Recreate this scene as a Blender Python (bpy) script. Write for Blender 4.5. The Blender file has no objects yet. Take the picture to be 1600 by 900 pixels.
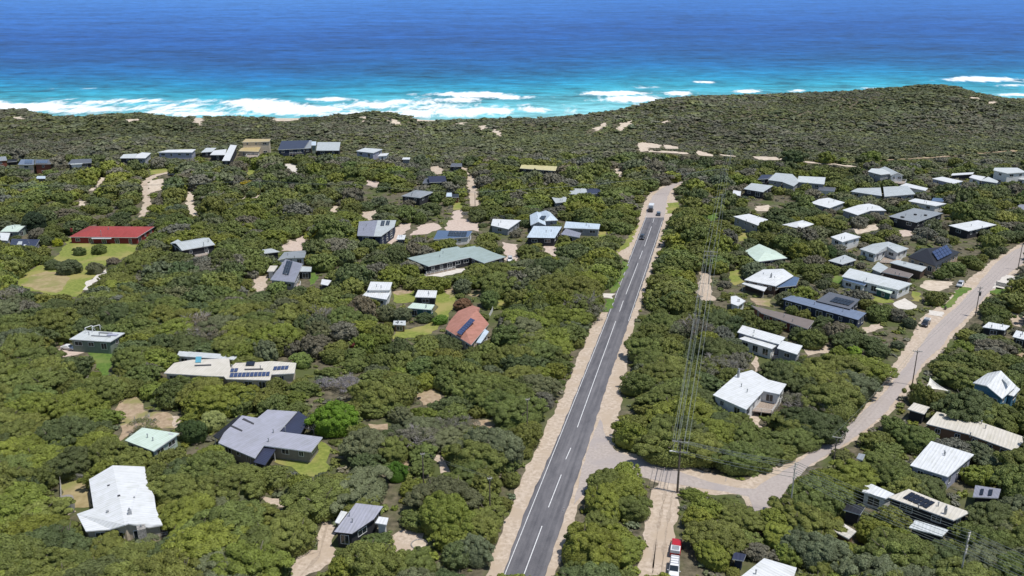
import bpy, bmesh, math, random
import numpy as np
from mathutils import Vector, Matrix
SC = bpy.context.scene; COL = SC.collection; R = math.radians
rng = np.random.RandomState(7); random.seed(7)
# ---------------------------------------------------------------- camera, world, sun, exposure
F = 1387.0; PITCH = R(18.9); H = 100.0
cam = bpy.data.cameras.new('camera'); co = bpy.data.objects.new('camera', cam); COL.objects.link(co)
cam.lens = F / 1600 * 36; cam.sensor_width = 36; cam.clip_start = 1; cam.clip_end = 90000
co.location = (0, 0, H); co.rotation_euler = (math.pi / 2 - PITCH, 0, 0); SC.camera = co
SUN_EL = R(70); SUN_AZ = math.atan2(0.95, -0.42)          # azimuth clockwise from +Y
w = bpy.data.worlds.new('World'); SC.world = w; w.use_nodes = True
nt = w.node_tree; sky = nt.nodes.new('ShaderNodeTexSky'); sky.sky_type = 'NISHITA'; sky.sun_disc = False
sky.sun_elevation = SUN_EL; sky.sun_rotation = SUN_AZ; sky.air_density = 1.0; sky.dust_density = 0.6; sky.ozone_density = 1.5
nt.links.new(sky.outputs[0], nt.nodes['Background'].inputs[0]); nt.nodes['Background'].inputs[1].default_value = 0.12
sl = bpy.data.lights.new('sun', 'SUN'); so = bpy.data.objects.new('sun', sl); COL.objects.link(so)
sl.energy = 4.3; sl.angle = R(0.5); sl.color = (1.0, 0.965, 0.91)
sd = Vector((math.sin(SUN_AZ) * math.cos(SUN_EL), math.cos(SUN_AZ) * math.cos(SUN_EL), math.sin(SUN_EL)))
so.rotation_euler = (-sd).to_track_quat('-Z', 'Y').to_euler(); so.location = (0, 0, 200)
SC.view_settings.view_transform = 'Standard'; SC.view_settings.look = 'None'
SC.view_settings.exposure = 0.0; SC.view_settings.gamma = 1.0
# ---------------------------------------------------------------- terrain shape
CP, SP = math.cos(PITCH), math.sin(PITCH)
def slope_of_row(y):
    v = (np.asarray(y, float) - 450) / F
    return (SP + v * CP) / (CP - v * SP)
CX = np.array([-300, 0, 30, 60, 100, 140, 200, 230, 260, 300, 350, 400, 470, 540, 580, 610, 650, 700, 780, 840, 900, 950, 1000, 1050, 1100, 1160, 1200, 1250, 1300, 1350, 1420, 1480, 1520, 1560, 1600, 1900.])
CY = np.array([165, 171, 177, 183, 182, 177, 176, 181, 183, 182, 181, 182, 182, 178, 173, 177, 186, 187, 184, 184, 181, 175, 165, 154, 149, 148, 147, 145, 143, 141, 136, 131, 135, 145, 152, 165.])
CA = (CX - 800) / 1466.0
YC = np.interp(CA, [-1, .04, .16, .26, .42, .6, 1], [680, 680, 720, 800, 850, 830, 830])
ZC = H - YC * slope_of_row(CY) - 1.6
def sm(t): t = np.clip(t, 0, 1); return t * t * (3 - 2 * t)
def T(X, Y):
    X = np.asarray(X, float); Y = np.asarray(Y, float)
    a = X / np.maximum(Y, 50); yc = np.interp(a, CA, YC); zc = np.interp(a, CA, ZC)
    up = sm((Y - 440) / (yc - 440)); dn = sm((Y - yc) / 95)
    hum = (np.sin(X / 23 + 1.3 * np.sin(Y / 31)) + np.sin(Y / 17 + X / 47) + .6 * np.sin(X / 9.5 - Y / 13)) * 1.7
    env = sm((Y - 500) / 80) * sm((yc - Y + 60) / 120) * (1 - .75 * np.exp(-((Y - yc) / 30) ** 2))
    return zc * up * (1 - dn) + hum * env * (1 - dn) - 28 * dn
def ray(px, py):
    u = (px - 800) / F; v = (450 - py) / F
    return u, CP + v * SP, -SP + v * CP
def PZ(px, py, z):                                        # pixel -> point on the level z
    dx, dy, dz = ray(px, py); t = (z - H) / dz; return Vector((dx * t, dy * t, z))
def P(px, py, h=0.0):                                     # pixel -> point on the terrain raised by h
    p = PZ(px, py, h)
    if p.y < 425: return p
    dx, dy, dz = ray(px, py); ys = np.linspace(400, 1100, 701)
    zz = H + dz / dy * ys; g = T(dx / dy * ys, ys) + h
    k = int(np.argmax(zz < g)); a, b = ys[max(k - 1, 0)], ys[k]
    for _ in range(12):
        m = (a + b) / 2
        if H + dz / dy * m < float(T(dx / dy * m, m)) + h: b = m
        else: a = m
    return Vector((dx / dy * b, b, H + dz / dy * b))
def proj(X, Y, Z):
    dz = Z - H; d = Y * CP - dz * SP; v = Y * SP + dz * CP
    return 800 + F * X / d, 450 - F * v / d, d
# ---------------------------------------------------------------- helpers
def tag(o, label=None, cat=None, group=None, kind=None):
    if label: o['label'] = label
    if cat: o['category'] = cat
    if group: o['group'] = group
    if kind: o['kind'] = kind
    return o
def empty(name, loc, rz=0, **k):
    o = bpy.data.objects.new(name, None); COL.objects.link(o); o.location = loc; o.rotation_euler = (0, 0, rz); o.empty_display_size = .5
    return tag(o, **k)
def mesh_np(name, V, Fq, mats, parent=None, smooth=False, midx=None, attrs=None, tris=None):
    """V (n,3), Fq (m,4) quads and optional tris (k,3) -> one object"""
    me = bpy.data.meshes.new(name); V = np.asarray(V, np.float32)
    Fq = np.zeros((0, 4), np.int32) if Fq is None else np.asarray(Fq, np.int32)
    tr = np.zeros((0, 3), np.int32) if tris is None else np.asarray(tris, np.int32)
    me.vertices.add(len(V)); me.vertices.foreach_set('co', V.ravel())
    nl = Fq.size + tr.size; me.loops.add(nl); me.polygons.add(len(Fq) + len(tr))
    me.loops.foreach_set('vertex_index', np.concatenate([Fq.ravel(), tr.ravel()]))
    st = np.concatenate([np.arange(len(Fq)) * 4, len(Fq) * 4 + np.arange(len(tr)) * 3]).astype(np.int32)
    me.polygons.foreach_set('loop_start', st)
    if midx is not None: me.polygons.foreach_set('material_index', np.asarray(midx, np.int32))
    me.update(calc_edges=True)
    if smooth: me.polygons.foreach_set('use_smooth', np.ones(len(me.polygons), bool))
    for k, (typ, arr) in (attrs or {}).items():
        at = me.attributes.new(k, typ, 'POINT')
        at.data.foreach_set('color' if typ == 'FLOAT_COLOR' else 'value', np.asarray(arr, np.float32).ravel())
    for m in mats: me.materials.append(m)
    o = bpy.data.objects.new(name, me); COL.objects.link(o)
    if parent: o.parent = parent
    return o
class MB:
    """collects faces, then links them as ONE mesh object"""
    def __init__(s): s.v = []; s.f = []; s.m = []
    def face(s, pts, m=0):
        n = len(s.v); s.v += [tuple(p) for p in pts]; s.f.append(tuple(range(n, n + len(pts)))); s.m.append(m)
    def slab(s, pts, th, m=0, ms=0):                      # polygon (counter-clockwise seen from above) thickened downward
        n = len(s.v); k = len(pts)
        s.v += [tuple(p) for p in pts] + [(p[0], p[1], p[2] - th) for p in pts]
        s.f.append(tuple(range(n, n + k))); s.m.append(m)
        s.f.append(tuple(range(n + 2 * k - 1, n + k - 1, -1))); s.m.append(ms)
        for i in range(k):
            j = (i + 1) % k; s.f.append((n + i, n + k + i, n + k + j, n + j)); s.m.append(ms)
    def box(s, c, d, rz=0, m=0, tilt=None):
        M = Matrix.Translation(Vector(c)) @ Matrix.Rotation(rz, 4, 'Z')
        if tilt: M = M @ Matrix.Rotation(tilt[0], 4, tilt[1])
        q = [M @ Vector((a * d[0] / 2, b * d[1] / 2, e * d[2] / 2)) for e in (-1, 1) for a, b in ((-1, -1), (1, -1), (1, 1), (-1, 1))]
        n = len(s.v); s.v += [tuple(p) for p in q]
        for f in ((3, 2, 1, 0), (4, 5, 6, 7), (0, 1, 5, 4), (1, 2, 6, 5), (2, 3, 7, 6), (3, 0, 4, 7)): s.f.append(tuple(n + i for i in f)); s.m.append(m)
    def tube(s, a, b, ra, rb=None, n=8, m=0, cap=True):
        a, b = Vector(a), Vector(b); rb = ra if rb is None else rb; d = (b - a).normalized()
        x = d.orthogonal().normalized(); y = d.cross(x); k = len(s.v)
        for c, r in ((a, ra), (b, rb)):
            for i in range(n): t = 2 * math.pi * i / n; s.v.append(tuple(c + x * (r * math.cos(t)) + y * (r * math.sin(t))))
        for i in range(n): j = (i + 1) % n; s.f.append((k + i, k + j, k + n + j, k + n + i)); s.m.append(m)
        if cap: s.f.append(tuple(range(k + n - 1, k - 1, -1))); s.f.append(tuple(range(k + n, k + 2 * n))); s.m += [m, m]
    def build(s, name, mats, parent=None, smooth=False, bevel=0, **k):
        me = bpy.data.meshes.new(name); me.from_pydata(s.v, [], s.f)
        for m in (mats if isinstance(mats, (list, tuple)) else [mats]): me.materials.append(m)
        me.polygons.foreach_set('material_index', s.m)
        if smooth: me.polygons.foreach_set('use_smooth', [True] * len(s.f))
        o = bpy.data.objects.new(name, me); COL.objects.link(o)
        if parent: o.parent = parent
        if bevel:
            b = o.modifiers.new('bevel', 'BEVEL'); b.width = bevel; b.segments = 2; b.limit_method = 'ANGLE'
        return tag(o, **k)
# ---------------------------------------------------------------- materials
def nodes(name):
    m = bpy.data.materials.new(name); m.use_nodes = True; n = m.node_tree.nodes; l = m.node_tree.links
    return m, n, l, n['Principled BSDF']
def N(n, typ, **k):
    x = n.new(typ)
    for a, b in k.items():
        if a.startswith('i_'): x.inputs[int(a[2:]) if a[2:].isdigit() else a[2:]].default_value = b
        else: setattr(x, a, b)
    return x
def c4(c): return (c[0], c[1], c[2], 1)
def noisy(name, c1, c2, scale=1.0, rough=.8, detail=6, bump=.0, c3=None, s3=.1, coord='Object', spec=.3, metal=0, lo=.35, hi=.65):
    m, n, l, b = nodes(name); tc = N(n, 'ShaderNodeTexCoord')
    no = N(n, 'ShaderNodeTexNoise', i_Scale=scale, i_Detail=detail, i_Roughness=.62); l.new(tc.outputs[coord], no.inputs['Vector'])
    rp = N(n, 'ShaderNodeValToRGB'); rp.color_ramp.elements[0].position = lo; rp.color_ramp.elements[1].position = hi
    rp.color_ramp.elements[0].color = c4(c1); rp.color_ramp.elements[1].color = c4(c2); l.new(no.outputs[0], rp.inputs[0]); out = rp.outputs[0]
    if c3:
        n2 = N(n, 'ShaderNodeTexNoise', i_Scale=s3, i_Detail=5.0); l.new(tc.outputs[coord], n2.inputs['Vector'])
        r2 = N(n, 'ShaderNodeMapRange'); r2.inputs[1].default_value = .48; r2.inputs[2].default_value = .62; l.new(n2.outputs[0], r2.inputs[0])
        mx = N(n, 'ShaderNodeMix', data_type='RGBA'); l.new(r2.outputs[0], mx.inputs[0]); l.new(out, mx.inputs[6]); mx.inputs[7].default_value = c4(c3); out = mx.outputs[2]
    l.new(out, b.inputs['Base Color']); b.inputs['Roughness'].default_value = rough; b.inputs['Specular IOR Level'].default_value = spec; b.inputs['Metallic'].default_value = metal
    if bump:
        bp = N(n, 'ShaderNodeBump', i_Strength=1.0, i_Distance=bump); l.new(no.outputs[0], bp.inputs['Height']); l.new(bp.outputs[0], b.inputs['Normal'])
    return m
def roofmat(name, c, rough=.45, seam=.7, dirt=.22, axis=0, tile=False):
    """sheet-metal roofing: pressed ribs running down the slope, patchy weathering, grime streaks"""
    m, n, l, b = nodes(name); tc = N(n, 'ShaderNodeTexCoord')
    sx = N(n, 'ShaderNodeSeparateXYZ'); l.new(tc.outputs['Object'], sx.inputs[0])
    wv = N(n, 'ShaderNodeTexWave', wave_type='BANDS', bands_direction='X', i_Scale=1 / seam * .314 * 1.0); wv.inputs['Distortion'].default_value = .0
    l.new(tc.outputs['Object'], wv.inputs[0])
    pw = N(n, 'ShaderNodeMath', operation='POWER'); l.new(wv.outputs['Fac'], pw.inputs[0]); pw.inputs[1].default_value = 6
    n1 = N(n, 'ShaderNodeTexNoise', i_Scale=.45, i_Detail=6.0, i_Roughness=.65); l.new(tc.outputs['Object'], n1.inputs['Vector'])
    mp = N(n, 'ShaderNodeMapping'); mp.inputs['Scale'].default_value = (3.5, .25, 1); l.new(tc.outputs['Object'], mp.inputs[0])
    n2 = N(n, 'ShaderNodeTexNoise', i_Scale=1.0, i_Detail=4.0); l.new(mp.outputs[0], n2.inputs['Vector'])
    ad = N(n, 'ShaderNodeMath', operation='ADD'); l.new(n1.outputs[0], ad.inputs[0]); l.new(n2.outputs[0], ad.inputs[1])
    mr = N(n, 'ShaderNodeMapRange'); mr.inputs[1].default_value = .8; mr.inputs[2].default_value = 1.3; mr.inputs[3].default_value = 0; mr.inputs[4].default_value = 1; l.new(ad.outputs[0], mr.inputs[0])
    oi = N(n, 'ShaderNodeObjectInfo')
    mx = N(n, 'ShaderNodeMix', data_type='RGBA'); l.new(mr.outputs[0], mx.inputs[0]); mx.inputs[6].default_value = c4(c)
    mx.inputs[7].default_value = c4([x * (1 - dirt * (1.0 if i < 2 else 1.25)) for i, x in enumerate(c)])
    m2 = N(n, 'ShaderNodeMix', data_type='RGBA', blend_type='MULTIPLY'); l.new(mx.outputs[2], m2.inputs[6]); m2.inputs[7].default_value = (.72, .72, .74, 1)
    sc = N(n, 'ShaderNodeMath', operation='MULTIPLY'); l.new(pw.outputs[0], sc.inputs[0]); sc.inputs[1].default_value = .55; l.new(sc.outputs[0], m2.inputs[0])
    l.new(m2.outputs[2], b.inputs['Base Color']); b.inputs['Roughness'].default_value = rough; b.inputs['Specular IOR Level'].default_value = .4
    bp = N(n, 'ShaderNodeBump', i_Strength=.8, i_Distance=.04); l.new(wv.outputs['Fac'], bp.inputs['Height']); l.new(bp.outputs[0], b.inputs['Normal'])
    return m
def plain(name, c, rough=.6, metal=0, spec=.4, var=.15, s=2.0):
    return noisy(name, [x * (1 - var) for x in c], [min(1, x * (1 + var)) for x in c], s, rough, 4, 0, spec=spec, metal=metal)
RM = {k: roofmat('roof_' + k, c) for k, c in dict(
    white=(.67, .68, .69), cream=(.62, .575, .50), offwhite=(.56, .585, .59), lgrey=(.46, .49, .50), grey=(.27, .29, .31), lav=(.25, .255, .31), slate=(.36, .36, .42), blue=(.17, .21, .30),
    dgrey=(.115, .12, .14), navy=(.035, .04, .075), black=(.02, .02, .024), mint=(.56, .66, .57), sage=(.33, .40, .38), tan=(.50, .39, .19), yellow=(.58, .52, .27),
    brown=(.20, .16, .14), paleblue=(.52, .60, .68), fadeblue=(.09, .14, .24)).items()}
RM['red'] = roofmat('roof_red', (.33, .055, .05), .7, .35, .25); RM['terracotta'] = roofmat('roof_terracotta', (.43, .20, .155), .85, .33, .35)
WM = {k: noisy('wall_' + k, [x * .82 for x in c], c, 1.3, .8, 5) for k, c in dict(
    white=(.72, .72, .70), cream=(.58, .50, .38), grey=(.30, .31, .32), dark=(.035, .036, .042), navy=(.03, .04, .07), brick=(.20, .07, .045), redbrick=(.22, .035, .03), timber=(.22, .13, .08),
    lav=(.36, .37, .45), green=(.22, .27, .22), teal=(.04, .12, .11), blue=(.08, .20, .30), sand=(.50, .38, .27), brown=(.10, .065, .05), stone=(.28, .25, .22), mint=(.42, .50, .42)).items()}
M = {}
m, n, l, b = nodes('window_glass'); b.inputs['Base Color'].default_value = (.02, .028, .035, 1); b.inputs['Roughness'].default_value = .07; b.inputs['Specular IOR Level'].default_value = .8; M['glass'] = m
M['frame_w'] = plain('window_frame_white', (.7, .7, .68)); M['frame_d'] = plain('window_frame_dark', (.05, .05, .055))
M['deck'] = noisy('deck_boards', (.22, .17, .13), (.36, .30, .25), 3, .8)
M['steel'] = plain('galvanised_steel', (.35, .36, .37), .5, .4)
M['stone'] = noisy('stone_masonry', (.12, .11, .10), (.42, .40, .37), 4, .9)
M['wood_pole'] = noisy('pole_timber', (.09, .07, .055), (.19, .155, .125), 3, .9); M['wood_pale'] = noisy('pole_timber_weathered', (.30, .29, .26), (.48, .46, .42), 3, .9)
M['wire'] = plain('cable_aluminium', (.21, .23, .21), .6, .3); M['porcelain'] = plain('insulator_porcelain', (.6, .58, .54), .25)
m, n, l, b = nodes('solar_cells'); tc = N(n, 'ShaderNodeTexCoord'); bk = N(n, 'ShaderNodeTexBrick', offset=0.0, i_Scale=1.0); l.new(tc.outputs['Object'], bk.inputs[0])
bk.inputs['Color1'].default_value = (.02, .035, .10, 1); bk.inputs['Color2'].default_value = (.025, .045, .125, 1); bk.inputs['Mortar'].default_value = (.15, .17, .22, 1); bk.inputs['Mortar Size'].default_value = .02
bk.inputs['Brick Width'].default_value = .5; bk.inputs['Row Height'].default_value = .5; l.new(bk.outputs[0], b.inputs['Base Color']); b.inputs['Roughness'].default_value = .18; M['solar'] = m
M['solar_dark'] = plain('solar_black', (.012, .014, .022), .25)
M['tyre'] = plain('tyre_rubber', (.02, .02, .02), .9); M['rim'] = plain('wheel_rim', (.4, .4, .42), .3, .8); M['lampglass'] = plain('lamp_glass', (.7, .7, .68), .15); M['taillight'] = plain('tail_light', (.35, .02, .02), .2)
M['fabric'] = plain('sail_fabric', (.74, .71, .63), .8); M['pool'] = plain('pool_water', (.10, .33, .42), .06, spec=.6)
# ground surfaces
G = dict(
    ground=noisy('forest_floor', (.055, .05, .03), (.17, .145, .095), .55, .95, 9, .15, c3=(.08, .095, .03), s3=.08),
    asphalt=noisy('asphalt', (.075, .074, .082), (.135, .132, .142), .8, .85, 12, .01, c3=(.115, .112, .122), s3=.05),
    paleroad=noisy('pale_road', (.335, .29, .265), (.41, .36, .33), 1.4, .9, 12, .004, c3=(.35, .305, .28), s3=.06), rut=noisy('wheel_rut', (.30, .235, .175), (.42, .345, .27), 1.5, .95, 8),
    junction=noisy('junction_asphalt', (.325, .28, .25), (.425, .37, .335), 1.6, .9, 12, .004, c3=(.34, .30, .285), s3=.1),
    sand=noisy('sandy_verge', (.36, .285, .215), (.54, .45, .36), 1.1, .95, 12, .04, c3=(.42, .335, .25), s3=.16),
    dune=noisy('dune_sand', (.42, .345, .26), (.60, .51, .41), .5, .95, 8, .05),
    drysoil=noisy('dry_soil', (.26, .19, .12), (.42, .32, .22), .8, .95, 8, .04, c3=(.24, .22, .09), s3=.18),
    lawn=noisy('mown_grass', (.13, .165, .03), (.24, .26, .06), .9, .95, 9, .03, c3=(.28, .25, .085), s3=.09),
    green=noisy('green_grass', (.06, .115, .02), (.12, .19, .035), 1.1, .95, 9, .04, c3=(.15, .19, .05), s3=.12),
    brownlawn=noisy('dried_grass', (.26, .205, .10), (.36, .29, .155), .6, .95, 9, .03, c3=(.21, .21, .07), s3=.13),
    paving=noisy('pale_paving', (.42, .33, .27), (.55, .45, .38), .9, .9, 8, .01),
    concrete=noisy('concrete', (.50, .46, .41), (.62, .58, .52), .9, .9, 6, .01),
    paint=noisy('road_paint', (.50, .50, .50), (.74, .74, .73), 1.8, .7, 6))
# asphalt worn in streaks along the lanes
m, n, l, b = nodes('worn_asphalt'); tc = N(n, 'ShaderNodeTexCoord'); mp = N(n, 'ShaderNodeMapping'); mp.inputs['Rotation'].default_value = (0, 0, .2415); l.new(tc.outputs['Object'], mp.inputs[0])
m2_ = N(n, 'ShaderNodeMapping'); m2_.inputs['Scale'].default_value = (1.1, .02, 1); l.new(mp.outputs[0], m2_.inputs[0]); s1 = N(n, 'ShaderNodeTexNoise', i_Scale=1.0, i_Detail=4.0); l.new(m2_.outputs[0], s1.inputs['Vector'])
m3_ = N(n, 'ShaderNodeMapping'); m3_.inputs['Scale'].default_value = (.5, .16, 1); l.new(mp.outputs[0], m3_.inputs[0]); s2 = N(n, 'ShaderNodeTexNoise', i_Scale=1.0, i_Detail=9.0, i_Roughness=.7); l.new(m3_.outputs[0], s2.inputs['Vector'])
s3 = N(n, 'ShaderNodeTexNoise', i_Scale=6.0, i_Detail=6.0); l.new(tc.outputs['Object'], s3.inputs['Vector'])
a1 = N(n, 'ShaderNodeMath', operation='ADD'); l.new(s1.outputs[0], a1.inputs[0]); l.new(s2.outputs[0], a1.inputs[1]); a2 = N(n, 'ShaderNodeMath', operation='MULTIPLY_ADD'); l.new(s3.outputs[0], a2.inputs[0]); a2.inputs[1].default_value = .5; l.new(a1.outputs[0], a2.inputs[2])
rp = N(n, 'ShaderNodeValToRGB'); mr = N(n, 'ShaderNodeMapRange'); mr.inputs[1].default_value = .95; mr.inputs[2].default_value = 1.55; l.new(a2.outputs[0], mr.inputs[0]); l.new(mr.outputs[0], rp.inputs[0]); rp.color_ramp.elements[0].color = (.068, .067, .076, 1); rp.color_ramp.elements[1].color = (.165, .158, .165, 1); l.new(rp.outputs[0], b.inputs['Base Color']); b.inputs['Roughness'].default_value = .85; G['asphalt'] = m
# ---------------------------------------------------------------- keep-clear buffer (metres to what must stay visible)
ZB = np.full((450, 800), 1e9); FOOT = []
def raster(pts, depth):
    q = np.array(pts, float) / 2; x0, x1 = max(0, int(q[:, 0].min())), min(799, int(q[:, 0].max()) + 1); y0, y1 = max(0, int(q[:, 1].min())), min(449, int(q[:, 1].max()) + 1)
    if x0 > x1 or y0 > y1: return
    X, Y = np.meshgrid(np.arange(x0, x1 + 1) + .5, np.arange(y0, y1 + 1) + .5); ins = inpoly(X, Y, q)
    if depth is None: depth = (154970.0 / (2 * Y + 25) - 34)[ins]
    d = ZB[y0:y1 + 1, x0:x1 + 1]; d[ins] = np.minimum(d[ins], depth)
def inpoly(X, Y, q):
    ins = np.zeros(np.shape(X), bool); k = len(q)
    for i in range(k):
        a, b = q[i], q[(i + 1) % k]
        if a[1] == b[1]: continue
        c = ((a[1] > Y) != (b[1] > Y)) & (X < (b[0] - a[0]) * (Y - a[1]) / (b[1] - a[1]) + a[0]); ins ^= c
    return ins
# ---------------------------------------------------------------- the land
ys = np.concatenate([np.arange(20, 440, 6), np.arange(440, 980, 4.0)]); as_ = np.linspace(-.95, .95, 330)
A_, Y_ = np.meshgrid(as_, ys); X_ = A_ * (Y_ + 60); Z_ = T(X_, Y_); nr, nc = A_.shape
idx = np.arange(nr * nc).reshape(nr, nc)
q = np.stack([idx[:-1, :-1], idx[:-1, 1:], idx[1:, 1:], idx[1:, :-1]], -1).reshape(-1, 4)
tag(mesh_np('ground', np.stack([X_, Y_, Z_], -1).reshape(-1, 3), q, [G['ground']], smooth=True), kind='structure')
# ---------------------------------------------------------------- the sea: sheet from under the dunes to the horizon
SEA = -20.0
ysea = np.concatenate([np.linspace(650, 1500, 300), np.geomspace(1504, 60000, 160)]); asea = np.linspace(-.75, .75, 420)
A_, Y_ = np.meshgrid(asea, ysea); X_ = A_ * Y_ * 1.02; nr, nc = A_.shape; idx = np.arange(nr * nc).reshape(nr, nc)
q = np.stack([idx[:-1, :-1], idx[:-1, 1:], idx[1:, 1:], idx[1:, :-1]], -1).reshape(-1, 4)
pu, pv, _ = proj(X_, Y_, np.full_like(X_, SEA))
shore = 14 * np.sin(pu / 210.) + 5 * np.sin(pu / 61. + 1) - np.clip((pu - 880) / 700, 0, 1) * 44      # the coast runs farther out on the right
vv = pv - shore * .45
cols = np.array([[-25, .070, .235, .60], [12, .034, .16, .49], [55, .012, .094, .345], [90, .008, .095, .31], [112, .006, .135, .35], [130, .008, .22, .40], [146, .03, .33, .45], [165, .12, .45, .51], [190, .24, .54, .56]])  # first rows paler: sky reflection and horizon haze painted into the water colour
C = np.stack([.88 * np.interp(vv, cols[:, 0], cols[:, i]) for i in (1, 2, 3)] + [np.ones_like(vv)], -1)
# foam banks: centre x, centre y, half width, half height, strength
FO = [(60, 168, 130, 9, 1.1), (150, 160, 120, 7, .7), (230, 158, 150, 5, .7), (300, 172, 90, 5, .8), (410, 163, 75, 9, 1.2), (460, 172, 120, 9, 1.3), (520, 155, 70, 5, .7), (590, 165, 60, 8, 1.1), (640, 160, 80, 6, .9),
      (720, 148, 70, 5, 1.3), (700, 156, 60, 6, 1.0), (740, 175, 110, 9, 1.2), (650, 176, 60, 6, 1.0), (800, 152, 60, 4, .7), (830, 172, 40, 7, 1.0), (960, 146, 58, 5, 1.3), (985, 155, 75, 7, 1.2), (1060, 146, 30, 5, 1.0),
      (1100, 128, 22, 2.5, .8), (1165, 143, 32, 4, 1.1), (1245, 142, 20, 3, 1.0), (1075, 155, 40, 6, 1.0), (1530, 124, 66, 4.5, 1.4), (1585, 133, 40, 3, 1.0), (1370, 138, 40, 3, .6), (1590, 148, 30, 3, .8), (1010, 136, 40, 3, .5), (120, 138, 60, 2, .4), (-20, 165, 60, 9, 1), (1640, 126, 60, 5, 1)]
fm = np.zeros_like(pu)
FO += [(250, 170, 420, 13, .62), (620, 168, 330, 13, .62), (1000, 158, 120, 12, .55), (90, 172, 160, 10, .9), (560, 178, 160, 6, 1.0), (330, 178, 200, 6, .9)]
for x, y, hw, hh, s in FO: fm = np.maximum(fm, s * np.exp(-((pu - x) / hw) ** 2 * 1.3 - ((pv - y) / hh) ** 2 * 1.3))
m, n, l, b = nodes('sea_water'); at = N(n, 'ShaderNodeAttribute', attribute_name='water'); fa = N(n, 'ShaderNodeAttribute', attribute_name='foam'); tc = N(n, 'ShaderNodeTexCoord')
def nz(sc, s, d=6, r=.6, dist=0.):
    mp = N(n, 'ShaderNodeMapping'); mp.inputs['Scale'].default_value = sc; l.new(tc.outputs['Object'], mp.inputs[0])
    x = N(n, 'ShaderNodeTexNoise', i_Scale=s, i_Detail=float(d), i_Roughness=r, i_Distortion=dist); l.new(mp.outputs[0], x.inputs['Vector']); return x.outputs[0]
def mth(op, a, b2=None, c=None):
    x = N(n, 'ShaderNodeMath', operation=op)
    for i, v in enumerate((a, b2, c)):
        if v is None: continue
        if isinstance(v, (int, float)): x.inputs[i].default_value = v
        else: l.new(v, x.inputs[i])
    return x.outputs[0]
def mr_(v, a, b2, c=0., d=1.):
    x = N(n, 'ShaderNodeMapRange'); l.new(v, x.inputs[0])
    for i, q_ in enumerate((a, b2, c, d)): x.inputs[i + 1].default_value = q_
    return x.outputs[0]
big = nz((.7, 1.4, 1), .003, 4, .6); sw = nz((.5, .8, 1), .030, 10, .74, .15); fine = nz((.5, 1, 1), .07, 7, .75); fn = nz((1, .36, 1), .060, 10, .74, .5); fn2 = nz((1, .5, 1), .013, 6, .68, .6)
f0 = mth('ADD', mth('MULTIPLY', fn, 2.3), mth('MULTIPLY', fn2, 1.6))
foam = mr_(mth('ADD', mth('MULTIPLY', fa.outputs['Fac'], .95), f0), 2.33, 2.68)
foam = mth('MULTIPLY', foam, mr_(fa.outputs['Fac'], .03, .3))
vr = mth('ADD', mr_(big, .35, .65, -.16, .16), mth('ADD', mr_(sw, .38, .62, -.34, .30), mr_(fine, .36, .64, -.34, .34)))
mul = mth('ADD', vr, 1.0); vm = N(n, 'ShaderNodeVectorMath', operation='SCALE'); l.new(at.outputs['Color'], vm.inputs[0]); l.new(mul, vm.inputs['Scale'])
mx = N(n, 'ShaderNodeMix', data_type='RGBA'); l.new(foam, mx.inputs[0]); l.new(vm.outputs[0], mx.inputs[6]); mx.inputs[7].default_value = (.82, .84, .84, 1)
l.new(mx.outputs[2], b.inputs['Base Color']); b.inputs['Roughness'].default_value = .40; b.inputs['Specular IOR Level'].default_value = .09
bp = N(n, 'ShaderNodeBump', i_Strength=.8, i_Distance=1.6); l.new(mth('ADD', sw, mth('MULTIPLY', fine, .4)), bp.inputs['Height']); l.new(bp.outputs[0], b.inputs['Normal'])
Zs = SEA + .9 * np.clip(fm - .5, 0, 1) + .0 * X_
tag(mesh_np('sea', np.stack([X_, Y_, Zs], -1).reshape(-1, 3), q, [m], smooth=True, attrs={'water': ('FLOAT_COLOR', C.reshape(-1, 4)), 'foam': ('FLOAT', fm.ravel())}), kind='structure')
# ---------------------------------------------------------------- surfaces laid on the land
def rough_edge(W, step=1.6, amp=.35):
    out = []; k = len(W)
    for i in range(k):
        a, b = W[i], W[(i + 1) % k]; L = (b - a).length; s = max(1, int(L / step)); nrm = Vector((-(b - a).y, (b - a).x, 0)); nrm = nrm / max(nrm.length, 1e-6)
        for j in range(s):
            p = a.lerp(b, j / s)
            if amp: p = p + nrm * amp * (math.sin(p.x * 1.1 + p.y * .9) + math.sin(p.x * .43 - p.y * .71 + 2) + .55 * random.uniform(-1, 1)) * .55
            out.append(p)
    return out
def patch(name, pts, mat, z=.02, amp=.35, clear=True, step=1.2, margin=True):
    W = [P(x, y, 0) for x, y in pts]; far = max(p.y for p in W) > 425; mid = sum(p.y for p in W) / len(W)
    if clear: raster(pts if clear is True else clear, None if min(p[1] for p in pts) > 262 else mid)
    FOOT.append(([(p.x, p.y) for p in W], 0 if margin else -1))
    E = rough_edge(W, step * (1 + mid / 500), amp * (1 + mid / 900)); bm = bmesh.new()
    vs = [bm.verts.new((p.x, p.y, 0)) for p in E]; bm.faces.new(vs)
    if far:
        bmesh.ops.triangulate(bm, faces=bm.faces[:]); 
        for _ in range(3):
            es = [e for e in bm.edges if e.calc_length() > 5]
            if es: bmesh.ops.subdivide_edges(bm, edges=es, cuts=1); bmesh.ops.triangulate(bm, faces=[f for f in bm.faces if len(f.verts) > 3])
        for v in bm.verts: v.co.z = float(T(v.co.x, v.co.y)) + z + .22 * float(sm((v.co.y - 425) / 40))
    else:
        for v in bm.verts: v.co.z = z
        bmesh.ops.triangulate(bm, faces=bm.faces[:])
    for f in bm.faces:
        f.normal_update()
        if f.normal.z < 0: f.normal_flip()
    me = bpy.data.meshes.new(name); bm.to_mesh(me); bm.free(); me.materials.append(G[mat])
    o = bpy.data.objects.new(name, me); COL.objects.link(o); o['kind'] = 'structure'; return o
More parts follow.
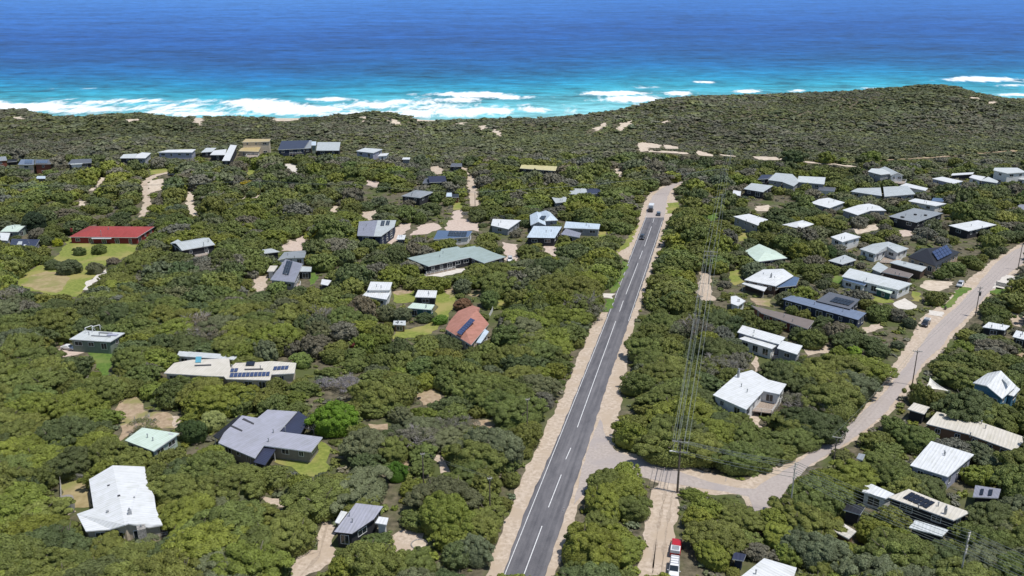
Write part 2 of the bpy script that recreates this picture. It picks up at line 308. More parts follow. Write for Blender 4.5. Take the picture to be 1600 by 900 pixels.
def strip(pts, w0, w1=None):                              # pixel centreline to a pixel outline of real width (m)
    W = [P(x, y, 0) for x, y in pts]; L, Rr = [], []; w1 = w1 or w0
    for i, p in enumerate(W):
        d = (W[min(i + 1, len(W) - 1)] - W[max(i - 1, 0)]); d.z = 0; d.normalize(); nn = Vector((-d.y, d.x, 0)); w = w0 + (w1 - w0) * i / (len(W) - 1)
        for S, s in ((L, 1), (Rr, -1)):
            r = p + nn * s * w / 2; u, v, _ = proj(r.x, r.y, float(T(r.x, r.y))); S.append((u, v))
    return L + Rr[::-1]
patch('road_verge', [(757, 905), (775, 850), (800, 790), (806, 766), (838, 700), (852, 668), (880, 616), (895, 572), (912, 540), (925, 505), (940, 488), (953, 488), (960, 466), (981, 408), (963, 396), (985, 372), (998, 345), (1004, 322), (1016, 300), (1034, 292), (1052, 286), (1066, 283), (1067, 287), (1054, 296), (1052, 306), (1060, 318), (1052, 335), (1040, 352), (1036, 385), (1024, 412), (1012, 440), (1004, 470), (992, 505), (984, 535), (980, 570), (973, 600), (970, 640), (958, 680), (962, 712), (935, 730), (915, 760), (905, 790), (893, 830), (878, 860), (868, 905)], 'sand', .004)
patch('side_road_verge', [(930, 718), (960, 702), (1000, 712), (1060, 722), (1110, 738), (1160, 752), (1195, 735), (1205, 722), (1222, 735), (1215, 800), (1165, 790), (1155, 772), (1105, 772), (1060, 764), (1015, 752), (1000, 735)], 'sand', .010, clear=[(1000, 714), (1060, 724), (1110, 740), (1160, 754), (1195, 740), (1215, 730), (1215, 780), (1165, 780), (1130, 768), (1060, 760)])
patch('street_verge', [(1170, 790), (1200, 740), (1250, 712), (1296, 688), (1322, 668), (1345, 640), (1370, 612), (1385, 585), (1408, 552), (1428, 520), (1438, 498), (1480, 470), (1500, 447), (1535, 420), (1560, 400), (1605, 376), (1605, 412), (1580, 434), (1560, 455), (1545, 462), (1512, 505), (1492, 522), (1475, 548), (1445, 572), (1430, 592), (1432, 600), (1412, 622), (1392, 645), (1350, 680), (1310, 702), (1262, 730), (1222, 772), (1210, 800)], 'sand', .016)
RL = [(783, 905), (824, 790), (872, 683), (907, 597), (946, 500), (972, 432), (1008, 340)]; RR = [(1038, 340), (1013, 420), (984, 500), (950, 597), (923, 683), (888, 790), (850, 905)]
patch('main_road', RL + RR, 'asphalt', .040, .12)
patch('main_road', [(1008, 340), (1012, 322), (1020, 306), (1032, 295.5), (1050, 287.5), (1066, 283.5), (1068, 286), (1056, 291), (1048, 298), (1043, 308), (1041, 320), (1038, 340)], 'paleroad', .046, .15)
patch('side_road', [(938, 655), (950, 690), (965, 706), (1010, 720), (1060, 736), (1100, 750), (1135, 761), (1130, 768), (1100, 764), (1060, 757), (1030, 752), (1000, 745), (960, 745), (930, 752), (908, 775), (896, 790), (910, 730), (925, 684)], 'junction', .034, .15, clear=[(938, 655), (950, 690), (965, 706), (1010, 718), (1060, 734), (1100, 750), (1135, 761), (1130, 768), (1100, 764), (1060, 757), (1032, 752), (1022, 735), (990, 722), (960, 712), (936, 716), (926, 735), (908, 768), (896, 790), (910, 730), (925, 684)])
patch('side_road', [(1132, 768), (1100, 751), (1150, 762), (1190, 765), (1180, 778)], 'paleroad', .028, .1)
patch('dirt_track', [(1030, 752), (1062, 762), (1060, 800), (1054, 830), (1046, 905), (992, 905), (1004, 850), (1010, 800), (1020, 765)], 'sand', .022)
patch('street', [(1605, 381), (1566, 402), (1548, 420), (1525, 448), (1492, 482), (1462, 508), (1442, 535), (1420, 565), (1394, 598), (1372, 625), (1345, 646), (1310, 680), (1262, 712), (1225, 735), (1195, 752), (1168, 772), (1180, 800), (1212, 790), (1232, 762), (1262, 730), (1312, 700), (1345, 676), (1386, 644), (1405, 616), (1426, 592), (1440, 570), (1470, 543), (1488, 517), (1512, 495), (1541, 462), (1562, 440), (1580, 424), (1605, 408)], 'paleroad', .052, .18)
for a, b_ in (((819, 897), (847, 822)), ((857, 793), (877, 742)), ((884, 718), (892, 700)), ((902, 668), (962, 502)), ((968, 487), (974, 470)), ((978, 460), (997, 411)), ((999, 405), (1004, 392)), ((1007, 385), (1018, 354)), ((1020, 348), (1022, 341))):
    patch('lane_marking', strip([a, b_], .17), 'paint', .060, 0, False, 50)
for a, b_ in (((786, 905), (948, 500)), ((948, 500), (1010, 338)), ((1035, 345), (982, 502))):
    patch('edge_line', strip([a, b_], .13), 'paint', .060, 0, False, 50)
for pts_ in ([(1040, 768), (1033, 800), (1026, 840), (1018, 905)], [(1052, 768), (1046, 800), (1040, 840), (1033, 905)], [(512, 812), (506, 840), (498, 870), (470, 900)], [(500, 862), (486, 866), (470, 862)]): patch('wheel_rut', strip(pts_, .45), 'rut', .078, .25, False, 1.0)
# kerb-less verges, lawns, yards, drives, tracks, bare sand
PT = [('lawn', [(27, 443), (35, 426), (60, 416), (82, 410), (98, 388), (108, 371), (215, 383), (208, 398), (178, 408), (160, 420), (140, 440), (128, 458), (118, 464), (70, 460), (40, 452)], .008),
      ('brownlawn', [(36, 445), (50, 430), (72, 424), (98, 425), (108, 432), (100, 452), (88, 458), (55, 453)], .014),
      ('concrete', [(130, 453), (136, 440), (152, 430), (168, 420), (166, 428), (150, 440), (136, 455)], .016),
      ('lawn', [(613, 458), (642, 452), (655, 470), (690, 452), (708, 456), (713, 466), (703, 490), (690, 508), (672, 521), (650, 528), (614, 530), (618, 518), (650, 512), (672, 506), (684, 490), (680, 470), (660, 470), (640, 474), (618, 474)], .008),
      ('drysoil', [(612, 456), (640, 452), (642, 458), (620, 462)], .014), ('drysoil', [(696, 454), (708, 452), (712, 462), (702, 466)], .014), ('drysoil', [(730, 460), (752, 456), (758, 462), (740, 464)], .008), ('lawn', [(778, 464), (792, 468), (795, 482), (783, 486), (776, 476)], .008),
      ('lawn', [(430, 702), (486, 710), (502, 690), (513, 692), (515, 715), (508, 738), (494, 746), (476, 742), (452, 732), (428, 722)], .008),
      ('brownlawn', [(93, 748), (100, 742), (140, 752), (146, 792), (118, 796), (95, 795)], .008), ('sand', [(90, 788), (112, 782), (120, 800), (104, 806)], .014),
      ('green', [(136, 550), (180, 546), (178, 560), (170, 588), (160, 588), (152, 570)], .008), ('paving', [(86, 548), (108, 540), (140, 545), (120, 556), (92, 558)], .012),
      ('drysoil', [(183, 622), (195, 616), (222, 622), (226, 640), (268, 648), (282, 655), (278, 670), (222, 667), (205, 676), (190, 690), (186, 660)], .008), ('sand', [(268, 650), (284, 650), (286, 680), (276, 672)], .014),
      ('sand', [(498, 812), (522, 806), (524, 830), (520, 868), (524, 880), (500, 892), (470, 905), (452, 905), (460, 880), (466, 856), (490, 860), (500, 835)], .008),
      ('sand', [(612, 838), (640, 826), (664, 832), (666, 852), (650, 858), (616, 868), (612, 850)], .008), ('drysoil', [(650, 612), (688, 608), (690, 625), (660, 634)], .008), ('drysoil', [(738, 660), (770, 654), (785, 662), (765, 668), (740, 668)], .008),
      ('sand', [(676, 712), (690, 712), (704, 738), (698, 746), (684, 732)], .008), ('sand', [(400, 765), (425, 780), (455, 785), (455, 792), (425, 790), (400, 776)], .008), ('drysoil', [(575, 664), (605, 662), (606, 672), (580, 672)], .008),
      ('drysoil', [(622, 718), (640, 718), (638, 728), (620, 726)], .008),
      ('paving', [(446, 374), (462, 378), (470, 368), (478, 366), (479, 378), (474, 392), (440, 392)], .008), ('green', [(486, 420), (492, 416), (496, 440), (484, 446)], .008), ('sand', [(396, 430), (418, 432), (414, 454), (398, 458)], .008),
      ('paving', [(694, 362), (700, 345), (716, 340), (748, 346), (748, 362), (738, 360)], .008), ('paving', [(706, 345), (708, 330), (722, 328), (722, 345)], .014), ('paving', [(640, 368), (660, 350), (680, 348), (690, 356), (668, 366)], .008), ('paving', [(588, 372), (618, 352), (640, 345), (642, 356), (612, 382)], .008), ('lawn', [(708, 318), (722, 316), (722, 328), (708, 328)], .014),
      ('sand', strip([(723, 262), (733, 275), (736, 290), (740, 306), (741, 322)], 5, 4), .008), ('sand', [(668, 262), (690, 258), (692, 272), (680, 274)], .014), ('concrete', [(441, 256), (464, 255), (466, 272), (458, 272)], .008),
      ('dune', strip([(162, 278), (150, 292), (142, 298)], 3.0), .008), ('dune', [(124, 313), (132, 311), (133, 324), (125, 326)], .008), ('sand', strip([(264, 270), (240, 276), (226, 286), (228, 300), (230, 318), (222, 340)], 4.2, 3.2), .008), ('dune', [(232, 284), (256, 280), (252, 298), (232, 302)], .014), ('lawn', [(232, 265), (262, 263), (262, 270), (236, 274)], .008),
      ('dune', strip([(302, 292), (297, 308), (296, 320), (306, 338)], 3.2), .008), ('lawn', [(388, 262), (398, 258), (398, 272), (386, 276)], .008), ('dune', [(374, 306), (384, 304), (386, 310), (374, 312)], .008), ('dune', [(394, 306), (408, 304), (407, 311), (394, 311)], .008), ('dune', [(512, 322), (524, 320), (528, 330), (516, 333)], .008), ('sand', [(565, 332), (592, 324), (592, 340), (580, 344), (566, 340)], .008), ('paving', [(574, 280), (592, 284), (590, 294), (574, 290)], .008),
      ('paving', [(785, 378), (808, 382), (808, 408), (792, 410), (788, 395)], .008), ('paving', [(850, 382), (870, 384), (868, 402), (852, 396)], .008), ('concrete', [(664, 428), (730, 418), (728, 424), (690, 432), (664, 432)], .008), ('lawn', [(935, 362), (948, 358), (946, 370), (936, 372)], .008),
      ('green', [(942, 487), (952, 487), (962, 466), (948, 468)], .016), ('green', [(952, 458), (962, 458), (983, 412), (975, 408), (968, 422)], .016), ('concrete', [(938, 459), (960, 459), (958, 467), (938, 465)], .018), ('lawn', [(966, 396), (985, 382), (998, 352), (990, 352), (976, 380), (964, 388)], .014), ('lawn', [(1043, 318), (1063, 316), (1056, 333), (1042, 334)], .014),
      ('sand', strip([(1103, 424), (1102, 440), (1100, 455), (1106, 470)], 3.6, 5), .008), ('lawn', [(1140, 424), (1158, 420), (1160, 440), (1150, 446), (1140, 440)], .008), ('lawn', [(1150, 366), (1168, 364), (1168, 374), (1154, 378)], .008), ('green', [(1106, 334), (1122, 332), (1122, 344), (1108, 346)], .008),
      ('drysoil', [(1172, 466), (1206, 468), (1204, 480), (1180, 476)], .008), ('lawn', [(1362, 462), (1395, 470), (1398, 474), (1368, 472)], .008), ('lawn', [(1425, 456), (1440, 458), (1440, 472), (1424, 470)], .008), ('green', [(1302, 428), (1315, 432), (1314, 446), (1300, 440)], .008),
      ('dune', [(1434, 448), (1446, 438), (1488, 440), (1484, 450), (1468, 456), (1450, 454)], .010), ('green', [(1470, 480), (1490, 462), (1500, 448), (1518, 450), (1498, 467), (1479, 484)], .016), ('concrete', [(1452, 486), (1478, 488), (1472, 496), (1452, 492)], .020), ('concrete', [(1392, 474), (1412, 466), (1434, 478), (1430, 484), (1404, 482)], .008),
      ('concrete', [(1548, 450), (1572, 430), (1592, 434), (1584, 446), (1566, 452)], .020), ('green', [(1546, 458), (1558, 448), (1572, 452), (1562, 462)], .020), ('sand', [(1576, 492), (1592, 486), (1605, 488), (1605, 512), (1580, 508)], .008), ('drysoil', [(1578, 556), (1605, 548), (1605, 562), (1584, 562)], .008),
      ('sand', [(1176, 560), (1182, 556), (1186, 580), (1180, 590)], .008), ('sand', strip([(1176, 640), (1178, 655), (1184, 668)], 2.4), .008), ('sand', [(1348, 512), (1376, 504), (1378, 512), (1352, 522)], .008), ('sand', [(1256, 545), (1290, 540), (1300, 550), (1262, 556)], .008), ('dune', [(1180, 322), (1202, 320), (1202, 330), (1182, 330)], .008), ('dune', [(1328, 358), (1370, 350), (1372, 358), (1340, 366)], .008), ('lawn', [(1484, 336), (1500, 336), (1500, 344), (1486, 344)], .008), ('paving', [(1405, 360), (1424, 360), (1426, 368), (1408, 370)], .008),
      ('dune', [(994, 223), (1010, 222), (1034, 227), (1030, 232), (1012, 231), (1014, 236), (1000, 238)], .008), ('dune', [(1036, 226), (1060, 229), (1062, 233), (1040, 233)], .008), ('dune', strip([(1015, 237), (1050, 238.5), (1074, 240)], 5), .008), ('dune', [(1086, 235), (1112, 241), (1114, 245), (1090, 243)], .008), ('dune', strip([(1124, 242), (1150, 245)], 5), .008), ('dune', [(1170, 244), (1216, 246), (1218, 251), (1186, 251)], .008), ('dune', strip([(1218, 249), (1262, 254), (1300, 257), (1345, 262)], 5, 3), .008), ('drysoil', strip([(1300, 255), (1400, 250), (1500, 243), (1600, 236)], 2.2), .008),
      ('dune', [(746, 197), (762, 196), (758, 203), (750, 202)], .008), ('dune', [(765, 202), (784, 204), (784, 214), (772, 214), (766, 210)], .008), ('dune', [(750, 210), (760, 210), (758, 216), (750, 215)], .008), ('dune', [(712, 192), (728, 191), (728, 196), (714, 196)], .008), ('dune', [(640, 184), (700, 186), (690, 190), (650, 190)], .008), ('dune', [(196, 187), (216, 186), (216, 190), (198, 191)], .008), ('dune', [(425, 184), (470, 186), (468, 190), (428, 190)], .008), ('dune', [(20, 182), (40, 184), (38, 187), (24, 186)], .008),
      ('dune', [(300, 184), (318, 186), (316, 198), (302, 194)], .008), ('dune', [(560, 184), (572, 182), (572, 192), (560, 192)], .008), ('dune', [(600, 188), (612, 186), (628, 192), (622, 198), (604, 194)], .008), ('dune', [(925, 200), (938, 196), (946, 190), (950, 198), (932, 206)], .008), ('dune', [(962, 203), (972, 192), (990, 188), (992, 194), (970, 206)], .008), ('dune', [(1036, 190), (1046, 188), (1044, 194), (1036, 194)], .008), ('dune', [(1515, 153), (1530, 152), (1532, 156), (1520, 157)], .008), ('dune', [(1543, 158), (1560, 160), (1558, 163), (1546, 163)], .008), ('dune', [(962, 262), (972, 266), (970, 278), (962, 272)], .008)]
NMP = dict(lawn='lawn', brownlawn='dry_lawn', concrete='concrete_slab', drysoil='bare_soil', green='grass_verge', paving='paved_yard', sand='sandy_drive', dune='bare_sand')
for i, (mt, pts, z) in enumerate(PT): far_ = mt in ('dune', 'drysoil') and min(p_[1] for p_ in pts) < 216; patch(NMP[mt], pts, mt, .058 + (z - .008) * 1.4, 1.3 if far_ else .55, clear=not far_)
# ---------------------------------------------------------------- houses
LM = []                                                   # landmarks used to describe the trees
def inset(ring, d):
    out = []; k = len(ring); A = sum(ring[i][0] * ring[(i + 1) % k][1] - ring[(i + 1) % k][0] * ring[i][1] for i in range(k)); sg = 1 if A > 0 else -1
    for i in range(k):
        p, a, b = Vector(ring[i][:2]), Vector(ring[i - 1][:2]), Vector(ring[(i + 1) % k][:2]); e1 = (p - a).normalized(); e2 = (b - p).normalized()
        n1 = Vector((-e1.y, e1.x)) * sg; n2 = Vector((-e2.y, e2.x)) * sg; s = n1 + n2; L = s.length_squared
        o = p + (s * (2 * d / L) if L > .15 else n1 * d); out.append((o.x, o.y, ring[i][2]))
    return out
def area(r): return sum(r[i][0] * r[(i + 1) % len(r)][1] - r[(i + 1) % len(r)][0] * r[i][1] for i in range(len(r))) / 2
def house(name, label, cat, lm, wings, group=None, h=3.0, extras=(), win=True, clear=True, vents=0):
    """wings: dicts t (P polygon, G gable, H hip, F flat), p pixel corners at eave height, rf roof, wl wall, h eave height, r ridge rise"""
    w0 = wings[0]; h0 = w0.get('h', h); cx = sum(q[0] for q in w0['p']) / len(w0['p']); cy = sum(q[1] for q in w0['p']) / len(w0['p'])
    c = P(cx, cy, h0); z0 = float(T(c.x, c.y)); a, b = PZ(*w0['p'][0][:2], z0 + h0), PZ(*w0['p'][1][:2], z0 + h0)
    rz = math.atan2(b.y - a.y, b.x - a.x); root = empty(name, (c.x, c.y, z0), rz, label=label, cat=cat, group=group); Mi = (Matrix.Translation((c.x, c.y, z0)) @ Matrix.Rotation(rz, 4, 'Z')).inverted(); Mw = Mi.inverted()
    camL = Mi @ Vector((0, 0, H)); near = c.y < 330; sc_ = c.y < 480; total_win = 0
    def loc(px, py, hh): return Mi @ PZ(px, py, z0 + hh)
    for wi, w in enumerate(wings):
        hh = w.get('h', h); r = w.get('r', 1.2); t = w.get('t', 'P'); ov = w.get('o', .45); th = w.get('th', .22); rf = RM[w['rf']]; wl = WM[w.get('wl', 'dark')]; base = w.get('b', -2.0 if c.y > 425 else -.6)
        L = [loc(q_[0], q_[1], hh + (q_[2] if len(q_) > 2 else 0)) for q_ in w['p']]
        if t == 'P':
            ring = [tuple(v) for v in L]
            if area(ring) < 0: ring.reverse(); rev = True
            else: rev = False
            if 'pl' in w:
                nV = len(L); faces = [[tuple(L[i]) for i in f] for f in w['pl']]; faces = [f if area(f) > 0 else f[::-1] for f in faces]
                ring = [tuple(L[i]) for i in w['ol']]; ring = ring if area(ring) > 0 else ring[::-1]
            else: faces = [ring]
        else:
            A, B, Cc = L[0], L[1], L[2]; u = (B - A); u.z = 0; Lu = u.length; u.normalize(); v = Vector((-u.y, u.x, 0)); D = (Cc - A).dot(v); sgn = 1 if D > 0 else -1; D = abs(D)
            O = A if D * sgn > 0 else A + v * (D * sgn)
            def g(x, y, z): p_ = O + u * x + v * y; return (p_.x, p_.y, hh + z)
            c0, c1, c2, c3 = g(0, 0, 0), g(Lu, 0, 0), g(Lu, D, 0), g(0, D, 0)
            ridge = w.get('ridge', 'u')
            if t == 'F': faces = [[g(0, 0, w.get('f', 0)), g(Lu, 0, w.get('f', 0)), g(Lu, D, w.get('k', 0)), g(0, D, w.get('k', 0))]]; ring = faces[0]
            elif t == 'G' and ridge == 'u': faces = [[c0, c1, g(Lu, D / 2, r), g(0, D / 2, r)], [g(0, D / 2, r), g(Lu, D / 2, r), c2, c3]]; ring = [c0, c1, g(Lu, D / 2, r), c2, c3, g(0, D / 2, r)]
            elif t == 'G': faces = [[c0, g(Lu / 2, 0, r), g(Lu / 2, D, r), c3], [g(Lu / 2, 0, r), c1, c2, g(Lu / 2, D, r)]]; ring = [c0, g(Lu / 2, 0, r), c1, c2, g(Lu / 2, D, r), c3]
            else:
                if Lu >= D: k_ = D / 2; ra, rb = g(k_ * .98, D / 2, r), g(Lu - k_ * .98, D / 2, r); faces = [[c0, c1, rb, ra], [c1, c2, rb], [c2, c3, ra, rb], [c3, c0, ra]]
                else: k_ = Lu / 2; ra, rb = g(Lu / 2, k_ * .98, r), g(Lu / 2, D - k_ * .98, r); faces = [[c0, c1, ra], [c1, c2, rb, ra], [c2, c3, rb], [c3, c0, ra, rb]]
                ring = [c0, c1, c2, c3]
        if clear: 
            px = []
            for p_ in ring:
                W_ = Mw @ Vector(p_); uu, vv_, _ = proj(W_.x, W_.y, W_.z); px.append((uu, vv_))
            raster(px, c.y); fl = [(x_, y_ + min(14, 1.6 * (hh) * 1466 / 1387 * F / (c.length * 1.35)) * (.16 if cy > 264 else .55)) for x_, y_ in px]; raster(fl, c.y)
        FOOT.append(([tuple((Mw @ Vector((p_[0], p_[1], 0)))[:2]) for p_ in ring], 1))
        # roof: slabs with a fascia edge
        mb = MB()
        for f in faces: mb.slab(f, th, 0, 1)
        rname = 'carport_roof' if w.get('car') else 'roof'
        ro = mb.build(rname, [rf, M['frame_w'] if w.get('fas', 'w') == 'w' else M['frame_d']], root)
        if t in 'GH' and near:
            cap = MB()
            if t == 'G': e0, e1 = (g(0, D / 2, r), g(Lu, D / 2, r)) if ridge == 'u' else (g(Lu / 2, 0, r), g(Lu / 2, D, r))
            else: e0, e1 = ra, rb
            cap.tube((e0[0], e0[1], e0[2] + .02), (e1[0], e1[1], e1[2] + .02), .11, n=6)
            if t == 'H':
                for f in ((c0, ra), (c3, ra if Lu >= D else rb), (c1, rb if Lu >= D else ra), (c2, rb)): cap.tube((f[0][0], f[0][1], f[0][2] + .02), (f[1][0], f[1][1], f[1][2] + .02), .1, n=6)
            cap.build('ridge_capping', rf, ro)
        if w.get('open'):                                  # carport or verandah: posts only
            rr_ = inset(ring, .3); pts = rr_
            for p_ in pts: pb = MB(); pb.tube((p_[0], p_[1], base), (p_[0], p_[1], p_[2] - th), .07, n=6); pb.build('post', M['frame_w'], root)
            continue
        wr = inset(ring, min(ov, .25 * math.sqrt(abs(area(ring))))); wb = MB(); k = len(wr)
        wb.v = [(p_[0], p_[1], base) for p_ in wr] + [(p_[0], p_[1], p_[2] - th * .7) for p_ in wr]
        for i in range(k): j = (i + 1) % k; wb.f.append((i, j, k + j, k + i)); wb.m.append(0)
        wb.f.append(tuple(range(k, 2 * k))); wb.m.append(0)
        wb.build('wall', wl, root)
        if not win or w.get('nowin'): continue
        # windows and doors on walls turned to the camera side
        for i in range(k):
            a_, b_ = Vector(wr[i]), Vector(wr[(i + 1) % k]); e = b_ - a_; e.z = 0; Le = e.length
            if Le < 2.4: continue
            e.normalize(); nn = Vector((e.y, -e.x, 0)); mid = (a_ + b_) / 2
            if nn.dot((camL - mid).normalized()) < .12: continue
            top = min(a_.z, b_.z) - .75; lev = [0.0] if top < 4.2 else [0.0, top - 2.1 - .2]
            for li, zb in enumerate(lev):
                zt = (top if li == len(lev) - 1 else 2.2); step = 3.2 if near else 4.6; nw = max(1, int(Le / step)); gp = Le / nw
                for s in range(nw):
                    if total_win > 22: break
                    ww = min(gp * .62, random.choice([1.2, 1.8, 2.4])); wh = random.choice([1.2, 1.2, 1.9]) if li == 0 else 1.25; hz = zt - wh if zt - wh > zb + .1 else zb + .15; wh = min(wh, zt - hz)
                    if wh < .5: continue
                    cc = a_ + e * (gp * (s + .5)); ang = math.atan2(e.y, e.x); total_win += 1
                    f_ = MB(); fw = .09
                    for q_, d_ in (((0, wh / 2), (ww, fw)), ((0, -wh / 2), (ww, fw)), ((-ww / 2 + fw / 2, 0), (fw, wh - fw)), ((ww / 2 - fw / 2, 0), (fw, wh - fw)), ((0, 0), (fw * .7, wh - fw))):
                        o_ = cc + e * q_[0] + nn * .05; f_.box((o_.x, o_.y, hz + wh / 2 + q_[1]), (d_[0], .12, d_[1]), ang)
                    door = wh > 1.7; fo = f_.build('glass_door' if door else 'window', M['frame_w'] if w.get('fr', 'w') == 'w' else M['frame_d'], root)
                    g_ = MB(); o_ = cc + nn * .035; g_.box((o_.x, o_.y, hz + wh / 2), (ww - .1, .06, wh - .1), ang); g_.build('pane', M['glass'], fo)
    for i in range(vents if vents else (2 if c.y < 420 and win else 0)):
        rr = ring if wings[-1] is wings[0] else ring
        w0r = loc(cx + random.uniform(-.22, .22) * (max(q[0] for q in w0['p']) - min(q[0] for q in w0['p'])), cy + random.uniform(-.2, .2) * (max(q[1] for q in w0['p']) - min(q[1] for q in w0['p'])), h0 + .3)
        vb = MB(); vb.tube((w0r.x, w0r.y, h0 - .3), (w0r.x, w0r.y, h0 + w0.get('r', .4) + .45), .11, n=8); vb.tube((w0r.x, w0r.y, h0 + w0.get('r', .4) + .42), (w0r.x, w0r.y, h0 + w0.get('r', .4) + .55), .19, .16, n=8); vb.build('roof_vent', M['steel'], root, smooth=False)
    for e in extras:
        k = e[0]
        if k == 'solar':                                   # ('solar', p0, p1, p2, nu, nv, height, mat): grid between pixel corners, each panel its own part
            _, p0, p1, p2, nu, nv, hz, mt = e; A, B, Cc = loc(*p0[:2], hz + (p0[2] if len(p0) > 2 else 0)), loc(*p1[:2], hz + (p1[2] if len(p1) > 2 else 0)), loc(*p2[:2], hz + (p2[2] if len(p2) > 2 else 0)); U = (B - A) / nu; V = (Cc - A) / nv
            nrm = U.cross(V).normalized(); nrm = nrm if nrm.z > 0 else -nrm
            for i in range(nu):
                for j in range(nv):
                    pts = [A + U * (i + .05) + V * (j + .04), A + U * (i + .95) + V * (j + .04), A + U * (i + .95) + V * (j + .96), A + U * (i + .05) + V * (j + .96)]
                    pts = [p_ + nrm * .13 for p_ in pts]; ar = area([tuple(p_) for p_ in pts]); pts = pts if ar > 0 else pts[::-1]
                    sb = MB(); sb.slab(pts, .05); sb.build('solar_panel', M[mt], root)
        elif k == 'chimney': _, p0, wd, top, mt = e; A = loc(*p0, h0 + 1); cb = MB(); cb.box((A.x, A.y, top / 2), (wd, wd, top)); co_ = cb.build('chimney', M[mt] if mt in M else WM[mt], root, bevel=.04); cb = MB(); cb.tube((A.x, A.y, top), (A.x, A.y, top + .5), .16, n=10); cb.build('flue', M['steel'], co_)
        elif k == 'sky':                                   # skylight / dark opening set in the roof
            _, pts, hz, nm, mt = e; q_ = [tuple(loc(x_, y_, hz)) for x_, y_ in pts]; q_ = q_ if area(q_) > 0 else q_[::-1]; sb = MB(); sb.slab(q_, .12); sb.build(nm, M[mt] if mt in M else RM[mt], root)
        elif k == 'deck':                                  # deck with posts and railing around
            _, pts, hz = e; q_ = [tuple(loc(x_, y_, hz)) for x_, y_ in pts]; q_ = q_ if area(q_) > 0 else q_[::-1]; sb = MB(); sb.slab(q_, .2); dk = sb.build('deck', M['deck'], root); rb = MB(); kk = len(q_)
            FOOT.append(([tuple((Mw @ Vector(p_))[:2]) for p_ in q_], 1)); raster(pts, c.y)
            for i in range(kk):
                a_, b_ = Vector(q_[i]), Vector(q_[(i + 1) % kk]); ns = max(1, int((b_ - a_).length / 1.8))
                for s in range(ns): p_ = a_.lerp(b_, s / ns); rb.tube((p_.x, p_.y, 0), (p_.x, p_.y, p_.z + 1.0), .05, n=6)
                for zz in (.98, .55): rb.tube((a_.x, a_.y, a_.z + zz), (b_.x, b_.y, b_.z + zz), .04, n=6)
            rb.build('railing', M['frame_w'], dk)
        elif k == 'pergola':
            _, p0, p1, p2, hz, mt = e; A, B, Cc = loc(*p0, hz), loc(*p1, hz), loc(*p2, hz); D_ = B + Cc - A; pb = MB()
            for i in range(9): pb.tube(A.lerp(B, i / 8), Cc.lerp(D_, i / 8), .06, n=4)
            for i in range(4): pb.tube(A.lerp(Cc, i / 3), B.lerp(D_, i / 3), .08, n=4)
            for p_ in (A, B, Cc, D_): pb.tube((p_.x, p_.y, 0), p_, .09, n=6)
            pb.build('pergola', M[mt], root)
        elif k == 'frames':                                # white upright frames on a flat roof
            _, lst, hz, tall = e
            for (x0, y0, x1, y1) in lst:
                A, B = loc(x0, y0, hz), loc(x1, y1, hz); fb = MB(); up = Vector((0, 0, tall)); bk_ = Vector((0, .9, 0)); fb.tube(A, A + up, .09, n=6); fb.tube(B, B + up, .09, n=6); fb.tube(A + up, B + up, .09, n=6); fb.tube(A + up, A + bk_ * 1.5, .06, n=6); fb.tube(B + up, B + bk_ * 1.5, .06, n=6); fb.build('roof_frame', M['frame_w'], root)
        elif k == 'box': _, p0, hz, d, mt, nm = e; A = loc(*p0, hz); bb = MB(); bb.box((A.x, A.y, hz + d[2] / 2), d); bb.build(nm, WM.get(mt) or M[mt], root)
    LM.append((lm, c.x, c.y)); return root
def W(p, rf, wl='grey', t='P', **k): d = dict(p=p, rf=rf, wl=wl, t=t); d.update(k); return d
# each house: wings traced at eave height
hs = house
hs('beach_house', 'reddish dune house with grey roof cut by the left edge', 'house', 'the reddish dune house', [W([(-10, 252), (11, 250), (9, 244), (-12, 246)], 'grey', 'brick', h=5)])
hs('garden_shed', 'small black flat box shed between the reddish house and the brick solar-roofed house', 'shed', 'the black dune shed', [W([(11, 253), (27, 252), (26, 248), (12, 249)], 'black', 'dark', h=3)], win=False)
hs('beach_house', 'two-storey brick and white house with blue solar roof, left dune', 'house', 'the brick solar-roofed dune house', [W([(54, 256), (80, 256), (76, 249), (54, 249)], 'dgrey', 'brick', h=6), W([(28, 257), (53, 257), (53, 249), (33, 249)], 'blue', 'cream', h=5.4)], extras=[('solar', (38, 255), (50, 255), (39, 250), 3, 2, 5.6, 'solar'), ('solar', (56, 255), (74, 255), (57, 251), 5, 2, 6.1, 'solar')])
hs('garden_shed', 'tiny pale blue roofed shed below the brick solar-roofed dune house', 'shed', 'the pale blue shed', [W([(56, 279), (71, 279), (71, 275), (58, 275)], 'paleblue', 'dark', h=2.5)])
hs('beach_house', 'dark slatted house with a blank white front wall on the left dune', 'house', 'the dark slatted dune house', [W([(106, 256), (143, 254), (143, 248), (112, 249)], 'dgrey', 'dark', h=5), W([(110, 257), (129, 256), (128, 253), (111, 254)], 'lgrey', 'white', h=4.8, nowin=True)])
hs('beach_house', 'house with pale skillion roof and dark glazed front above the small green lawn', 'house', 'the glazed dune house', [W([(187, 247), (211, 247), (214, 240), (193, 241)], 'offwhite', 'dark', h=4.8), W([(211, 247), (227, 247), (236, 239), (222, 238), (214, 241)], 'white', 'grey', h=5)])
hs('beach_house', 'wide lavender-walled house with flat white roof on the left dune ridge', 'house', 'the lavender dune house', [W([(246, 238), (300, 238), (306, 233), (262, 234)], 'white', 'lav', h=4.5)])
hs('beach_house', 'pale house with a tall narrow white sloping roof strip left of the tan-roofed house', 'house', 'the white strip-roofed house', [W([(328, 242), (352, 242), (354, 233), (334, 235)], 'white', 'dark', h=4), W([(347, 251), (359, 251), (370, 227), (360, 226)], 'white', 'dark', h=5), W([(314, 238), (331, 237), (338, 231), (322, 231)], 'offwhite', 'dark', h=4)])
